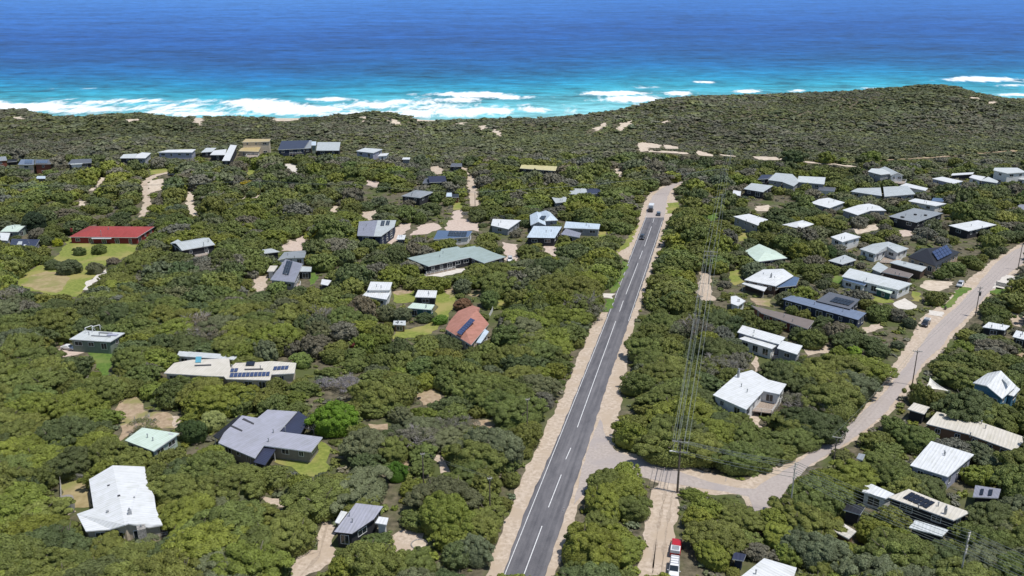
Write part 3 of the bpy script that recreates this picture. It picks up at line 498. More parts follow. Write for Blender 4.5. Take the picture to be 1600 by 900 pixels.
hs('beach_house', 'two-storey cream house with tan roofs on both levels', 'house', 'the tan-roofed two-storey house', [W([(378, 222), (421, 221), (423, 217), (384, 217)], 'tan', 'cream', h=8), W([(372, 236), (404, 237), (408, 229), (380, 229)], 'tan', 'cream', h=4.4)], extras=[('deck', [(384, 246), (404, 246), (404, 242), (386, 242)], 2.5)])
hs('beach_house', 'large black and purple two-storey house with balcony and cyan right end', 'house', 'the black and purple house', [W([(434, 234), (475, 232), (484, 219), (440, 220)], 'navy', 'navy', h=7.5, r=1), W([(474, 232), (486, 231), (487, 219), (482, 219)], 'grey', 'dark', h=7), W([(486, 227), (494, 227), (494, 221), (487, 221)], 'paleblue', 'mint', h=7)], extras=[('deck', [(452, 241), (472, 240), (474, 236), (454, 236)], 4.5)])
hs('beach_house', 'square black-fronted house with grey-green roof right of the purple house', 'house', 'the black-fronted dune house', [W([(494, 235), (530, 235), (532, 222), (496, 222)], 'lgrey', 'dark', h=6.5)])
hs('beach_house', 'low lavender house with pale green-grey roof and a small white annexe roof', 'house', 'the low pale-roofed dune house', [W([(556, 236), (583, 239), (598, 233), (570, 231)], 'offwhite', 'lav', h=4.5), W([(590, 244), (604, 243), (608, 239), (594, 240)], 'white', 'white', h=3)])
hs('garden_shed', 'tiny white roofed hut alone in scrub right of the low pale-roofed dune house', 'shed', 'the tiny white hut', [W([(628, 249), (640, 249), (641, 246), (630, 246)], 'white', 'grey', h=3)], win=False)
hs('long_shed', 'long low building with pale yellow roof alone in the dune scrub', 'building', 'the long yellow-roofed building', [W([(812, 263), (868, 267), (871, 260), (815, 257)], 'yellow', 'dark', h=3.2)])
hs('beach_house', 'dark navy A-shaped house with wide black skirts of roof left of the sandy track', 'house', 'the dark navy track house', [W([(671, 285), (698, 284), (696, 276)], 'navy', 'dark', 'G', h=4, r=1.8), W([(660, 286), (672, 286), (676, 277), (664, 279)], 'dgrey', 'dark', h=3)])
hs('beach_house', 'low black-walled house with grey hipped roof left of the sandy track', 'house', 'the grey hidden house', [W([(627, 306), (656, 309), (652, 297)], 'grey', 'dark', 'H', h=4, r=1)])
hs('beach_hut', 'small black-walled hut with bright cyan roof end above the yellow lawn', 'hut', 'the cyan-ended hut', [W([(697, 307), (706, 307), (706, 301), (698, 301)], 'paleblue', 'teal', h=3), W([(706, 308), (717, 308), (717, 303), (706, 303)], 'black', 'brick', h=3)])
hs('brick_cottage', 'small flat dark-roofed cottage just above the navy house beside the track', 'house', 'the flat track cottage', [W([(703, 260), (722, 260), (722, 255), (706, 255)], 'dgrey', 'dark', h=3)])
hs('beach_house', 'cluster of grey and dark solar roofs above the blue-roofed cluster', 'house', 'the grey solar cluster', [W([(888, 303), (908, 304), (912, 295), (892, 294)], 'lgrey', 'grey', h=4), W([(914, 303), (941, 302), (936, 294), (918, 294)], 'navy', 'grey', h=4), W([(906, 303), (918, 303), (916, 295), (908, 294)], 'lgrey', 'grey', h=4.3)])
hs('beach_house', 'small grey-walled house with pale grey roof just above the blue-roofed cluster', 'house', 'the small pale grey house', [W([(868, 317), (888, 315), (884, 307), (862, 308)], 'lgrey', 'grey', h=4)])
hs('white_roof_house', 'house with plain bright white roof at the top of the pink paved yard', 'house', 'the white roof by the paved yard', [W([(767, 352), (794, 358), (814, 344), (770, 342)], 'white', 'grey', h=3)])
hs('blue_roof_house', 'big cluster of blue-grey hip and flat roofs left of the main road', 'house', 'the blue-roofed cluster', [W([(823, 371), (867, 372), (878, 354), (834, 353)], 'paleblue', 'dark', h=3.6, fas='d'), W([(829, 352), (853, 352), (852, 336)], 'paleblue', 'grey', 'G', h=3.6, r=1.6, ridge='v'), W([(852, 345), (872, 344), (868, 331)], 'paleblue', 'grey', 'H', h=4, r=1.6)], extras=[('sky', [(842, 342), (850, 342), (854, 337), (846, 337)], 4.9, 'skylight', 'solar_dark')])
hs('blue_roof_house', 'long narrow pale blue-grey roof close to the main road, with small annexe', 'house', 'the long blue roof', [W([(881, 356), (936, 358), (938, 350), (884, 346)], 'paleblue', 'grey', h=3.2), W([(876, 366), (905, 371), (908, 364), (884, 357)], 'lav', 'grey', h=3)], extras=[])
hs('solar_house', 'blue roof half covered by dark solar panels in front of the pink paved yard', 'house', 'the blue solar-roofed house', [W([(677, 374), (732, 370), (738, 361), (684, 360)], 'fadeblue', 'white', h=3.2)], extras=[('solar', (699, 369), (728, 370), (702, 361), 7, 2, 3.25, 'solar_dark')])
hs('long_grey_house', 'long bent house with big grey-green metal roof and dark glazed front', 'house', 'the long bent grey-green roof', [W([(636, 403), (669, 416), (734, 402), (756, 411), (790, 401), (770, 394), (745, 383.6), (720, 387.6), (715, 385), (690, 389), (688, 392.4)], 'sage', 'dark', h=3.4, fas='w', fr='w')], extras=[('deck', [(666, 430), (712, 420), (712, 416), (668, 424)], .3)], vents=2)
hs('verandah_house', 'grey-roofed house with raised white-railed verandah at left, right of the red-roofed house', 'house', 'the white verandah house', [W([(284, 391), (336, 382), (326, 370)], 'lgrey', 'dark', 'G', h=4.6, r=1.3), W([(266, 380), (284, 391), (290, 381), (278, 374)], 'lgrey', 'dark', h=4.2)], extras=[('deck', [(290, 405), (326, 398), (326, 393), (290, 399)], 1.8)])
hs('red_roof_house', 'long low brick house with bright red hipped roof above the lawn', 'house', 'the bright red-roofed house', [W([(108, 370), (214, 371), (234, 354)], 'red', 'redbrick', 'H', h=2.9, r=1.9, fas='w')], extras=[('box', (112, 362), 3.4, (.7, .7, 1.4), 'redbrick', 'chimney'), ('sky', [(143, 373), (174, 373), (174, 369.5), (143, 369.5)], 2.5, 'awning', 'offwhite')])
hs('cottage', 'small mint-roofed cottage at the left edge, behind a white-roofed one', 'house', 'the mint cottage at left edge', [W([(0, 362), (28, 362), (28, 351)], 'mint', 'green', 'G', h=3, r=.9)])
hs('cottage', 'small white-roofed cottage cut by the left edge in front of the mint cottage', 'house', 'the white cottage at left edge', [W([(-16, 374), (12, 376), (16, 364), (-10, 363)], 'white', 'white', h=3)])
hs('solar_house', 'low house with dark purple solar roof among trees left of the red-roofed house', 'house', 'the purple solar roof', [W([(15, 384), (56, 384), (62, 374), (18, 373)], 'navy', 'grey', h=2.8)], extras=[('sky', [(26, 382), (34, 382), (35, 377), (29, 377)], 2.9, 'skylight', 'lgrey'), ('sky', [(37, 384), (41, 384), (41, 382), (37, 382)], 2.9, 'roof_hatch', 'white')])
hs('carport', 'small flat pale carport left of the curved driveway', 'carport', 'the small pale carport', [W([(413, 396), (437, 393), (424, 388), (409, 390)], 'lgrey', 'dark', h=3)], win=False)
hs('garage', 'grey gabled garage with white door side at the foot of the curved driveway', 'garage', 'the grey driveway garage', [W([(434, 406), (444, 394), (479, 391), (476, 402), (446, 403)], 'grey', 'white', h=3.2)])
hs('purple_roof_house', 'house with dark purple-grey gabled roof carrying a broad strip of dark solar panels', 'house', 'the purple-grey gabled house', [W([(422, 437), (460, 441), (473, 412), (446, 405)], 'lav', 'grey', h=3.6), W([(467, 424), (486, 424), (487, 417), (472, 416)], 'lgrey', 'dark', h=3), W([(417, 424), (428, 424), (434, 415), (422, 415)], 'cream', 'white', h=2.8)], extras=[('solar', (441, 428), (451, 430), (448, 407), 3, 5, 3.75, 'solar_dark'), ('deck', [(448, 450), (468, 450), (470, 443), (452, 442)], .4)])
hs('garden_shed', 'little white-roofed shed alone right of the purple-grey gabled house', 'shed', 'the little white shed', [W([(501, 444), (512, 446), (518, 438), (503, 436)], 'white', 'dark', h=2.6)], win=False)
hs('navy_house', 'navy-walled house with blue-grey roof and roof panels, left of the pale yard', 'house', 'the navy-walled house', [W([(558, 368), (584, 369), (590, 344), (561, 346)], 'lav', 'navy', h=5), W([(584, 369), (595, 369), (616, 354), (619, 344), (590, 344)], 'lgrey', 'navy', h=5)], extras=[('solar', (594, 353), (600, 353), (596, 345), 2, 3, 5.1, 'solar_dark'), ('solar', (602, 352), (608, 352), (604, 345), 2, 3, 5.1, 'solar_dark')])
hs('small_shed', 'white framed play shed right of the navy-walled house', 'shed', 'the framed play shed', [W([(619, 374), (632, 374), (634, 367), (622, 367)], 'white', 'dark', h=2.6)])
hs('white_roof_house', 'bright white house with two stepped roofs left of the green sheds', 'house', 'the stepped white house', [W([(574, 453), (609, 453), (613, 441), (579, 440)], 'white', 'white', h=4.2), W([(566, 462), (604, 468), (611, 455), (574, 454)], 'white', 'white', h=3.2)])
hs('garage', 'dark garage with flat cream roof at the top of the green lawn', 'garage', 'the cream-topped garage', [W([(648, 464), (681, 465), (683, 454), (653, 453)], 'white', 'dark', h=3)])
hs('green_shed', 'dark green shed with pale mint roof and open front on the lawn', 'shed', 'the dark green shed', [W([(636, 481), (674, 484), (679, 476), (645, 473)], 'mint', 'teal', h=3.2)])
hs('small_shed', 'tiny grey shed with two roof openings at the lower left of the green lawn', 'shed', 'the tiny grey lawn shed', [W([(614, 507), (634, 508), (634, 501), (615, 501)], 'offwhite', 'timber', h=2.4)], extras=[('sky', [(618, 504), (621, 504), (621, 503), (618, 503)], 2.45, 'roof_hatch', 'solar_dark'), ('sky', [(626, 504), (629, 504), (629, 503), (626, 503)], 2.45, 'roof_hatch', 'solar_dark')])
hs('tile_roof_house', 'house with faded terracotta tile roof crossed by a row of blue solar panels', 'house', 'the terracotta-roofed house', [W([(696, 514), (736, 539), (764, 506), (748, 490), (750, 481), (738, 477), (716, 486), (703, 501, 0), (724, 507, 1.9), (745, 484, 1.4)], 'terracotta', 'cream', h=2.9, ol=[0, 1, 2, 3, 4, 5, 6, 7], pl=[[0, 1, 8], [1, 2, 8], [2, 3, 9, 8], [3, 4, 9], [4, 5, 9], [5, 6, 9], [6, 7, 8, 9], [7, 0, 8]], fas='w'), W([(744, 535), (751, 536), (764, 518), (758, 514)], 'paleblue', 'white', h=2.7)], extras=[('solar', (713, 520, .1), (721, 524, .1), (735, 497, 1.25), 1, 8, 3.95, 'solar')])
hs('flat_roof_house', 'grey-green flat-roofed house with two white frames standing on its roof', 'house', 'the flat roof with white frames', [W([(108, 530), (172, 534), (195, 520), (132, 516)], 'offwhite', 'green', h=4)], extras=[('frames', [(134, 521, 145, 517), (145, 519, 157, 516)], 4, 1.7), ('box', (165, 521), 4, (4, .5, .35), 'grey', 'roof_duct'), ('box', (158, 526), 4, (6, .3, .3), 'grey', 'roof_duct'), ('box', (176, 524), 4, (3, 1.2, .3), 'lav', 'roof_duct')])
hs('solar_house', 'wide white flat-roofed house with rows of blue solar panels', 'house', 'the wide white solar house', [W([(256, 583), (320, 587), (350, 588), (353, 592), (422, 594), (424, 585), (460, 583), (463, 567), (424, 564), (400, 566), (368, 567), (360, 574), (358, 560), (300, 562), (272, 567)], 'cream', 'cream', h=3.2), W([(276, 556), (366, 562), (372, 555), (280, 548)], 'offwhite', 'white', h=2.9)], extras=[('solar', (358, 590), (421, 588), (360, 583), 10, 1, 3.25, 'solar'), ('solar', (426, 579), (450, 577.5), (428, 573), 4, 1, 3.25, 'solar'), ('solar', (359, 582), (371, 581.5), (361, 576), 2, 1, 3.25, 'solar'), ('sky', [(305, 566), (314, 566), (315, 557), (306, 557)], 3.4, 'plunge_pool', 'pool'), ('sky', [(382, 578), (411, 577.5), (411, 575.5), (382, 576)], 3.3, 'skylight', 'frame_d'), ('solar', (383, 571), (398, 571), (385, 565), 1, 1, 3.5, 'solar_dark'), ('sky', [(304, 572), (330, 571), (330, 569), (304, 570)], 3.3, 'skylight', 'frame_d')], vents=2)
hs('mint_roof_house', 'small house with pale mint roof and green wall, above the big white-roofed house', 'house', 'the pale mint-roofed house', [W([(195, 688), (240, 705), (280, 677), (222, 668)], 'mint', 'mint', h=4, k=0)], extras=[('sky', [(262, 678), (270, 680), (272, 678), (265, 676)], 4.05, 'skylight', 'lgrey')])
hs('grey_roof_house', 'large sprawling house with pale grey metal roof and dark pool pergola', 'house', 'the large sprawling grey roof', [W([(341, 692), (398, 716), (412, 696), (486, 706), (504, 683), (436, 674), (464, 643), (418, 640), (402, 653), (378, 649), (350, 676)], 'slate', 'stone', h=3.4, o=.9), W([(430, 679), (468, 681), (483, 654), (466, 642)], 'navy', 'dark', h=3.0, open=True, fas='d'), W([(333, 681), (341, 686), (380, 652), (374, 648)], 'black', 'dark', h=2.9, open=True, fas='d'), W([(396, 722), (414, 727), (431, 702), (413, 698)], 'navy', 'dark', h=2.8, open=True, fas='d')], extras=[('pergola', (470, 668), (490, 672), (482, 645), 3.0, 'frame_d'), ('sky', [(378, 655), (396, 663), (397, 661), (381, 653)], 3.5, 'skylight', 'frame_d'), ('sky', [(360, 666), (378, 674), (379, 672), (362, 664)], 3.5, 'skylight', 'frame_d')], vents=3)
hs('white_roof_house', 'large house with broad white gabled roof and stone chimney in the lower left', 'house', 'the large white gabled house', [W([(139, 749), (146, 794), (120, 803), (134, 830), (172, 827), (195, 820, 1.2), (200, 818, 1.2), (232, 824), (254, 820), (244, 796), (241, 775), (230, 752), (226, 729), (176, 727, 1.2)], 'white', 'cream', h=3.6, ol=[0, 1, 2, 3, 4, 5, 6, 7, 8, 9, 10, 11, 12, 13], pl=[[0, 1, 5, 13], [1, 2, 3, 4, 5], [13, 5, 6, 7, 8, 9, 10, 11, 12]])], extras=[('chimney', (221, 828), 1.5, 5.2, 'stone'), ('chimney', (203, 803), .7, 5.4, 'steel'), ('deck', [(222, 846), (262, 838), (262, 826), (226, 832)], .6), ('box', (170, 760), 4.2, (.5, .5, .3), 'dark', 'roof_vent'), ('box', (186, 776), 4.6, (.5, .5, .3), 'dark', 'roof_vent'), ('box', (168, 800), 4.2, (.5, .5, .3), 'grey', 'roof_vent')])
hs('grey_roof_cottage', 'cottage with plain grey roof between two white lean-tos, above the sandy drive', 'house', 'the grey cottage by the sandy drive', [W([(522, 831), (550, 834), (584, 811), (599, 791), (556, 786)], 'slate', 'dark', h=3.6, fas='d'), W([(523, 816), (530, 818), (543, 800), (533, 798)], 'white', 'white', h=3), W([(586, 817), (604, 820), (607, 809), (592, 807)], 'white', 'white', h=3)])
# right of the main road
hs('beach_house', 'white-roofed two-level house nearest the main road among the far right houses', 'house', 'the white roof by the power line', [W([(1146, 338), (1184, 352), (1200, 343), (1170, 334)], 'white', 'grey', h=4.8)])
hs('beach_house', 'low hipped white-roofed house just right of the white two-level one', 'house', 'the low hipped white roof', [W([(1222, 351), (1250, 357), (1272, 350), (1254, 344), (1246, 348, 1.2)], 'white', 'dark', h=3.2, ol=[0, 1, 2, 3], pl=[[0, 1, 4], [1, 2, 4], [2, 3, 4], [3, 0, 4]])])
hs('beach_house', 'flat mid-grey roofed house just right of the power line far away', 'house', 'the flat mid-grey roof', [W([(1162, 295), (1192, 300), (1208, 290), (1174, 286)], 'lgrey', 'dark', h=3.6)])
hs('small_shed', 'small white shed left below the flat mid-grey roof', 'shed', 'the small far white shed', [W([(1144, 304), (1157, 306), (1158, 299), (1146, 297)], 'white', 'dark', h=3)], win=False)
hs('beach_house', 'wide house of grey gables with a long dark band of windows far behind', 'house', 'the wide grey-gabled house', [W([(1200, 281), (1222, 284), (1238, 272), (1212, 270)], 'lgrey', 'grey', h=4), W([(1222, 284), (1240, 291), (1250, 283), (1238, 272)], 'lgrey', 'grey', h=4.4), W([(1245, 284), (1288, 288), (1290, 277), (1248, 275)], 'offwhite', 'grey', h=4.6), W([(1184, 280), (1200, 279), (1208, 273), (1190, 273)], 'navy', 'dark', h=4)])
hs('carport', 'low pale-edged dark carport below the wide grey-gabled house', 'carport', 'the pale-edged carport', [W([(1278, 297), (1304, 299), (1306, 293), (1280, 291)], 'dgrey', 'white', h=3)], win=False)
hs('beach_house', 'two-storey white and grey house with a curved right-hand roof at the scrub edge', 'house', 'the curved-roof two-storey house', [W([(1356, 268), (1376, 273), (1392, 271), (1386, 264), (1362, 263)], 'offwhite', 'lgrey' if 0 else 'grey', h=7), W([(1392, 274), (1412, 274), (1410, 264)], 'lgrey', 'white', 'G', h=6.4, r=1.4, ridge='v')], extras=[('deck', [(1392, 287), (1414, 287), (1416, 283), (1394, 283)], 3)])
hs('carport', 'pair of overlapping pale canopies just below the curved-roof two-storey house', 'carport', 'the pale canopies', [W([(1406, 290), (1446, 298), (1450, 294), (1416, 286)], 'white', 'white', h=3)], win=False)
hs('grey_pair_house', 'house with two broad pale grey roofs side by side in front of the curved-roof house', 'house', 'the twin pale grey roofs', [W([(1329, 299), (1378, 306), (1376, 293), (1340, 294)], 'lgrey', 'grey', h=3.6), W([(1382, 307), (1430, 303), (1418, 290), (1380, 292)], 'lgrey', 'grey', h=3.9)])
hs('beach_house', 'white hipped house with small rear annexe near the scrub edge, left of two long canopies', 'house', 'the far white hipped house', [W([(1456, 279), (1490, 287), (1505, 283), (1472, 276)], 'white', 'lav', h=3.6)])
hs('beach_house', 'house with three parallel white roof strips near the scrub edge at far right', 'house', 'the three-strip white roof', [W([(1514, 277), (1532, 282), (1540, 276), (1520, 273)], 'white', 'white', h=4), W([(1532, 282), (1558, 286), (1560, 283), (1544, 276)], 'offwhite', 'grey', h=3.8)])
hs('long_shed', 'thin long cream roof just behind the three-strip white roof', 'building', 'the thin cream roof', [W([(1486, 274), (1520, 272), (1522, 269), (1488, 271)], 'white', 'dark', h=3)], win=False)
hs('beach_house', 'large flat white-roofed two-storey house at the far right edge by the scrub', 'house', 'the far right two-storey white house', [W([(1552, 266), (1574, 271), (1604, 269), (1590, 262), (1554, 262)], 'offwhite', 'white', h=6.5), W([(1584, 279), (1604, 281), (1604, 278), (1590, 276)], 'white', 'white', h=3)])
hs('beach_house', 'low house with wide white bent roof left of the grey broad roofs', 'house', 'the bent white roof', [W([(1266, 317), (1296, 325), (1320, 316), (1294, 309), (1280, 311)], 'white', 'grey', h=3.4)])
hs('beach_house', 'hipped white-roofed house right of the bent white roof, in front of the twin grey roofs', 'house', 'the wide hipped white roof', [W([(1316, 328), (1340, 336), (1360, 329), (1385, 329), (1374, 322), (1358, 318), (1342, 320)], 'white', 'grey', h=3.4)])
hs('beach_house', 'narrow long white-roofed house with a blue patch of roof at its back', 'house', 'the narrow long white roof', [W([(1418, 314), (1462, 322), (1479, 318), (1430, 310)], 'white', 'white', h=3.4), W([(1455, 314), (1474, 315), (1476, 310), (1458, 309)], 'fadeblue', 'blue', h=3.4)])
hs('dark_roof_house', 'large black-walled house with charcoal roof dotted with vents', 'house', 'the large charcoal roof', [W([(1388, 338), (1432, 348), (1474, 333), (1428, 325)], 'grey', 'dark', h=4, fas='d')], extras=[('box', (1430, 336), 4, (1, 1, .5), 'dark', 'roof_vent'), ('box', (1446, 337), 4, (1, 1, .5), 'dark', 'roof_vent'), ('box', (1410, 340), 4, (1.4, 1, .5), 'dark', 'roof_vent')])
hs('white_roof_house', 'broad flat white-roofed house by the street top, right of the charcoal roof', 'house', 'the broad white roof by the street', [W([(1482, 352), (1513, 361), (1557, 351), (1528, 344)], 'white', 'dark', h=3.6, fas='w')])
hs('garden_shed', 'small blue-grey roof at the right edge above the street', 'shed', 'the blue-grey roof at right edge', [W([(1588, 323), (1604, 330), (1606, 320), (1594, 319)], 'lav', 'dark', h=3)], win=False)
hs('mint_roof_house', 'house with faceted pale mint roof right of the power line corridor', 'house', 'the faceted mint roof', [W([(1164, 392), (1183, 409), (1230, 403), (1212, 392), (1186, 381), (1195, 394, 1.4)], 'mint', 'dark', h=3.2, ol=[0, 1, 2, 3, 4], pl=[[0, 1, 5], [1, 2, 5], [2, 3, 5], [3, 4, 5], [4, 0, 5]])])
hs('white_roof_house', 'house with large white roof, blue side roof and lower white verandah roof', 'house', 'the white roof with blue side', [W([(1163, 437), (1212, 447), (1240, 431), (1224, 420), (1192, 421), (1210, 430, .9)], 'white', 'brown', h=3.8, ol=[0, 1, 2, 3, 4], pl=[[0, 1, 5], [1, 2, 5], [2, 3, 5], [3, 4, 5], [4, 0, 5]]), W([(1214, 449), (1244, 446), (1249, 434), (1241, 432)], 'fadeblue', 'dark', h=3.2), W([(1159, 443), (1194, 455), (1200, 447), (1170, 438)], 'white', 'dark', h=2.8, open=True)], extras=[('chimney', (1205, 432), .5, 5.6, 'steel')])
hs('small_shed', 'little white shed with lavender walls right of the power line corridor', 'shed', 'the little lavender-walled shed', [W([(1142, 474), (1153, 478), (1165, 470), (1150, 462), (1142, 463)], 'white', 'white', h=3)])
hs('beach_house', 'small raised house with plain white roof left of the grey gabled house', 'house', 'the small raised white house', [W([(1298, 370), (1316, 378), (1345, 370), (1321, 363)], 'white', 'white', h=4)])
hs('grey_gable_house', 'white-walled house with wide pale grey hipped roof in the right group', 'house', 'the white-walled grey roof', [W([(1343, 389), (1368, 397), (1386, 390), (1402, 395), (1420, 388), (1388, 377.5), (1364, 381), (1386, 385, 1.2)], 'lgrey', 'white', h=3.4, ol=[0, 1, 2, 3, 4, 5, 6], pl=[[0, 1, 7], [1, 2, 7], [2, 3, 7], [3, 4, 7], [4, 5, 7], [5, 6, 7], [6, 0, 7]])], extras=[('deck', [(1374, 410), (1404, 412), (1410, 405), (1382, 401)], .4)])
hs('small_shed', 'low grey-roofed outbuilding left of the white-walled grey roof', 'shed', 'the low grey outbuilding', [W([(1294, 407), (1316, 413), (1338, 406), (1320, 398)], 'lgrey', 'dark', h=2.6)])
hs('pyramid_house', 'sandstone house with black pyramid roof carrying a block of solar panels', 'house', 'the black pyramid roof', [W([(1418, 401), (1462, 416), (1500, 394), (1478, 386), (1440, 388), (1449, 388, 2.6), (1468, 386, 2.6)], 'black', 'sand', h=4.4, fas='d', ol=[0, 1, 2, 3, 4], pl=[[0, 1, 5], [1, 2, 6, 5], [2, 3, 6], [3, 4, 5, 6], [4, 0, 5]])], extras=[('solar', (1465, 407, .55), (1488, 395.5, .55), (1456, 393.5, 2.0), 5, 3, 4.85, 'solar')])
hs('double_garage', 'dark brown double garage with grey flat roof against the black pyramid roof', 'garage', 'the dark brown garage', [W([(1390, 410), (1440, 424), (1448, 417), (1402, 406)], 'lgrey', 'brown', h=3.4, nowin=True)], extras=[])
hs('garage', 'second lower brown garage with brownish flat roof in front of the dark double garage', 'garage', 'the lower brown garage', [W([(1378, 425), (1420, 434), (1427, 428), (1390, 418)], 'brown', 'brown', h=3, nowin=True)])
hs('long_blue_house', 'long house with pale blue-white roof, blue side roof and turquoise fence wall', 'house', 'the long pale blue-white roof', [W([(1315, 432), (1404, 453), (1425, 443), (1328, 419)], 'offwhite', 'white', h=3.4), W([(1317, 437), (1350, 446), (1358, 441), (1318, 432)], 'fadeblue', 'white', h=2.8), W([(1368, 451), (1392, 459), (1396, 454), (1374, 447)], 'mint', 'teal', h=2.4)])
hs('carport', 'pale lavender flat carport between the long blue-white roof and the white-walled grey roof', 'carport', 'the lavender carport', [W([(1362, 420), (1376, 426), (1388, 418), (1372, 409)], 'lgrey', 'grey', h=2.8)], win=False)
hs('dark_roof_house', 'long narrow house with dark blue-grey roofs and navy walls in the right middle', 'house', 'the dark blue-grey long roof', [W([(1222, 467), (1341, 500), (1354, 489), (1238, 461)], 'blue', 'navy', h=3.6, fas='d'), W([(1275, 470), (1328, 483), (1344, 468), (1296, 456)], 'dgrey', 'dark', h=4, fas='d')], extras=[('solar', (1296, 471), (1326, 478), (1306, 464), 6, 2, 4.1, 'solar_dark')])
hs('long_brown_house', 'long narrow house with grey-brown roof and red brick right end', 'house', 'the long grey-brown roof', [W([(1174, 477), (1190, 489), (1262, 514), (1272, 501)], 'brown', 'brick', h=3.2)])
hs('white_roof_house', 'house with three stepped white metal roofs right of the power line', 'house', 'the three stepped white roofs', [W([(1152, 519), (1218, 538), (1227, 527), (1160, 508)], 'white', 'lav', h=4, fas='w'), W([(1154, 529), (1206, 545), (1216, 538), (1168, 524)], 'white', 'white', h=3.4), W([(1214, 544), (1246, 554), (1254, 540), (1222, 532)], 'white', 'grey', h=4)], extras=[('deck', [(1206, 560), (1236, 564), (1242, 556), (1210, 549)], .6)])
hs('white_roof_house', 'large bright white L-shaped roof with railed verandah beside the treed strip', 'house', 'the bright white L-shaped roof', [W([(1114, 617), (1166, 640), (1193, 611), (1218, 616), (1229, 600), (1200, 593), (1175, 578), (1152, 584)], 'white', 'white', h=4.4)], extras=[('deck', [(1173, 642), (1206, 646), (1218, 627), (1193, 622)], 1.4), ('chimney', (1154, 584), .5, 6.4, 'steel')])
hs('blue_beach_house', 'two-storey blue-walled beach house with white gabled roof at right', 'house', 'the blue-walled beach house', [W([(1523, 599), (1568, 623), (1586, 601)], 'white', 'blue', 'G', h=6, r=2.4, ridge='u') if 0 else W([(1520, 598), (1542, 603, 2.0), (1566, 623), (1588, 603), (1564, 579, 2.0), (1543, 583)], 'white', 'blue', h=5.4, ol=[0, 1, 2, 3, 4, 5], pl=[[0, 1, 4, 5], [1, 2, 3, 4]]), W([(1572, 616), (1584, 619), (1594, 608), (1586, 602)], 'white', 'blue', h=4.4)], extras=[('sky', [(1566, 592), (1576, 602), (1579, 598), (1569, 588)], 7.1, 'dormer_roof', 'offwhite')])
hs('cream_cottage', 'small flat cream-roofed hut above the long cream roof at right', 'hut', 'the small cream-roofed hut', [W([(1418, 639), (1444, 647), (1453, 636), (1428, 629)], 'cream', 'dark', h=3)], win=False)
hs('long_cream_house', 'long house with cream roof running to the right edge', 'house', 'the long cream roof', [W([(1447, 662), (1512, 678), (1586, 705), (1604, 684), (1532, 659), (1500, 652), (1464, 643)], 'cream', 'timber', h=3.4)], vents=3)
hs('white_roof_house', 'house with square white roof and pale blue front wall below the long cream roof', 'house', 'the square white roof', [W([(1422, 727), (1481, 745), (1522, 710), (1455, 689)], 'white', 'lav', h=4)])
hs('cream_roof_house', 'house with cream roof and a block of dark solar panels in the lower right', 'house', 'the cream roof with dark panels', [W([(1388, 777), (1440, 795), (1490, 813), (1516, 800), (1470, 784), (1420, 764)], 'cream', 'dark', h=3.6), W([(1347, 768), (1384, 779), (1398, 772), (1362, 756), (1350, 758)], 'white', 'white', h=3.2)], extras=[('solar', (1410, 778), (1448, 795), (1424, 769), 5, 2, 3.7, 'solar_dark'), ('chimney', (1478, 796), .5, 5, 'steel')])
hs('long_shed', 'low pale shed strip hidden under trees in front of the cream roof with dark panels', 'shed', 'the low pale shed strip', [W([(1420, 824), (1472, 838), (1482, 828), (1430, 812)], 'offwhite', 'dark', h=2.8)], win=False)
hs('garden_shed', 'dark shed with one round white tank top left of the pale shed strip', 'shed', 'the dark shed', [W([(1317, 796), (1344, 804), (1352, 792), (1326, 784)], 'black', 'dark', h=3)], win=False)
hs('garden_shed', 'lone small cream square roof in the lower right trees', 'shed', 'the lone cream square roof', [W([(1300, 828), (1326, 842), (1338, 830), (1314, 815)], 'cream', 'timber', h=2.8)], win=False)
hs('carport', 'grey ribbed carport roof with two dark panels right of the cream solar roof', 'carport', 'the grey ribbed carport', [W([(1520, 776), (1560, 778), (1564, 764), (1524, 758)], 'lav', 'dark', h=3)], extras=[('solar', (1530, 774), (1536, 774), (1532, 764), 1, 1, 3.1, 'solar_dark'), ('solar', (1543, 775), (1550, 775), (1545, 765), 1, 1, 3.1, 'solar_dark')], win=False)
hs('white_roof_house', 'plain white-roofed house cut by the bottom edge of the photo', 'house', 'the white roof at the bottom edge', [W([(1152, 905), (1194, 872), (1245, 887), (1236, 915), (1180, 925)], 'white', 'cream', h=3.4)])
hs('small_shed', 'tiny navy roofed shed left of the white roof at the bottom edge', 'shed', 'the tiny navy shed', [W([(1144, 873), (1162, 876), (1166, 866), (1147, 862)], 'navy', 'navy', h=2.6)], win=False)
hs('caravan_shelter', 'long low white caravan-like cabin with dark walls right of the street', 'cabin', 'the long white cabin', [W([(1535, 511), (1570, 516), (1578, 509), (1545, 503)], 'white', 'dark', h=3)])
hs('white_cabin', 'small white-roofed cabin at the right edge below the sandy yard', 'cabin', 'the white cabin at right edge', [W([(1582, 526), (1606, 532), (1606, 520), (1588, 516)], 'white', 'dark', h=3)])
hs('pitched_hut', 'white steep-framed hut among trees at the lower end of the street', 'hut', 'the white-framed hut', [W([(1338, 716), (1348, 719), (1352, 710), (1342, 708)], 'grey', 'white', h=3)], win=False)
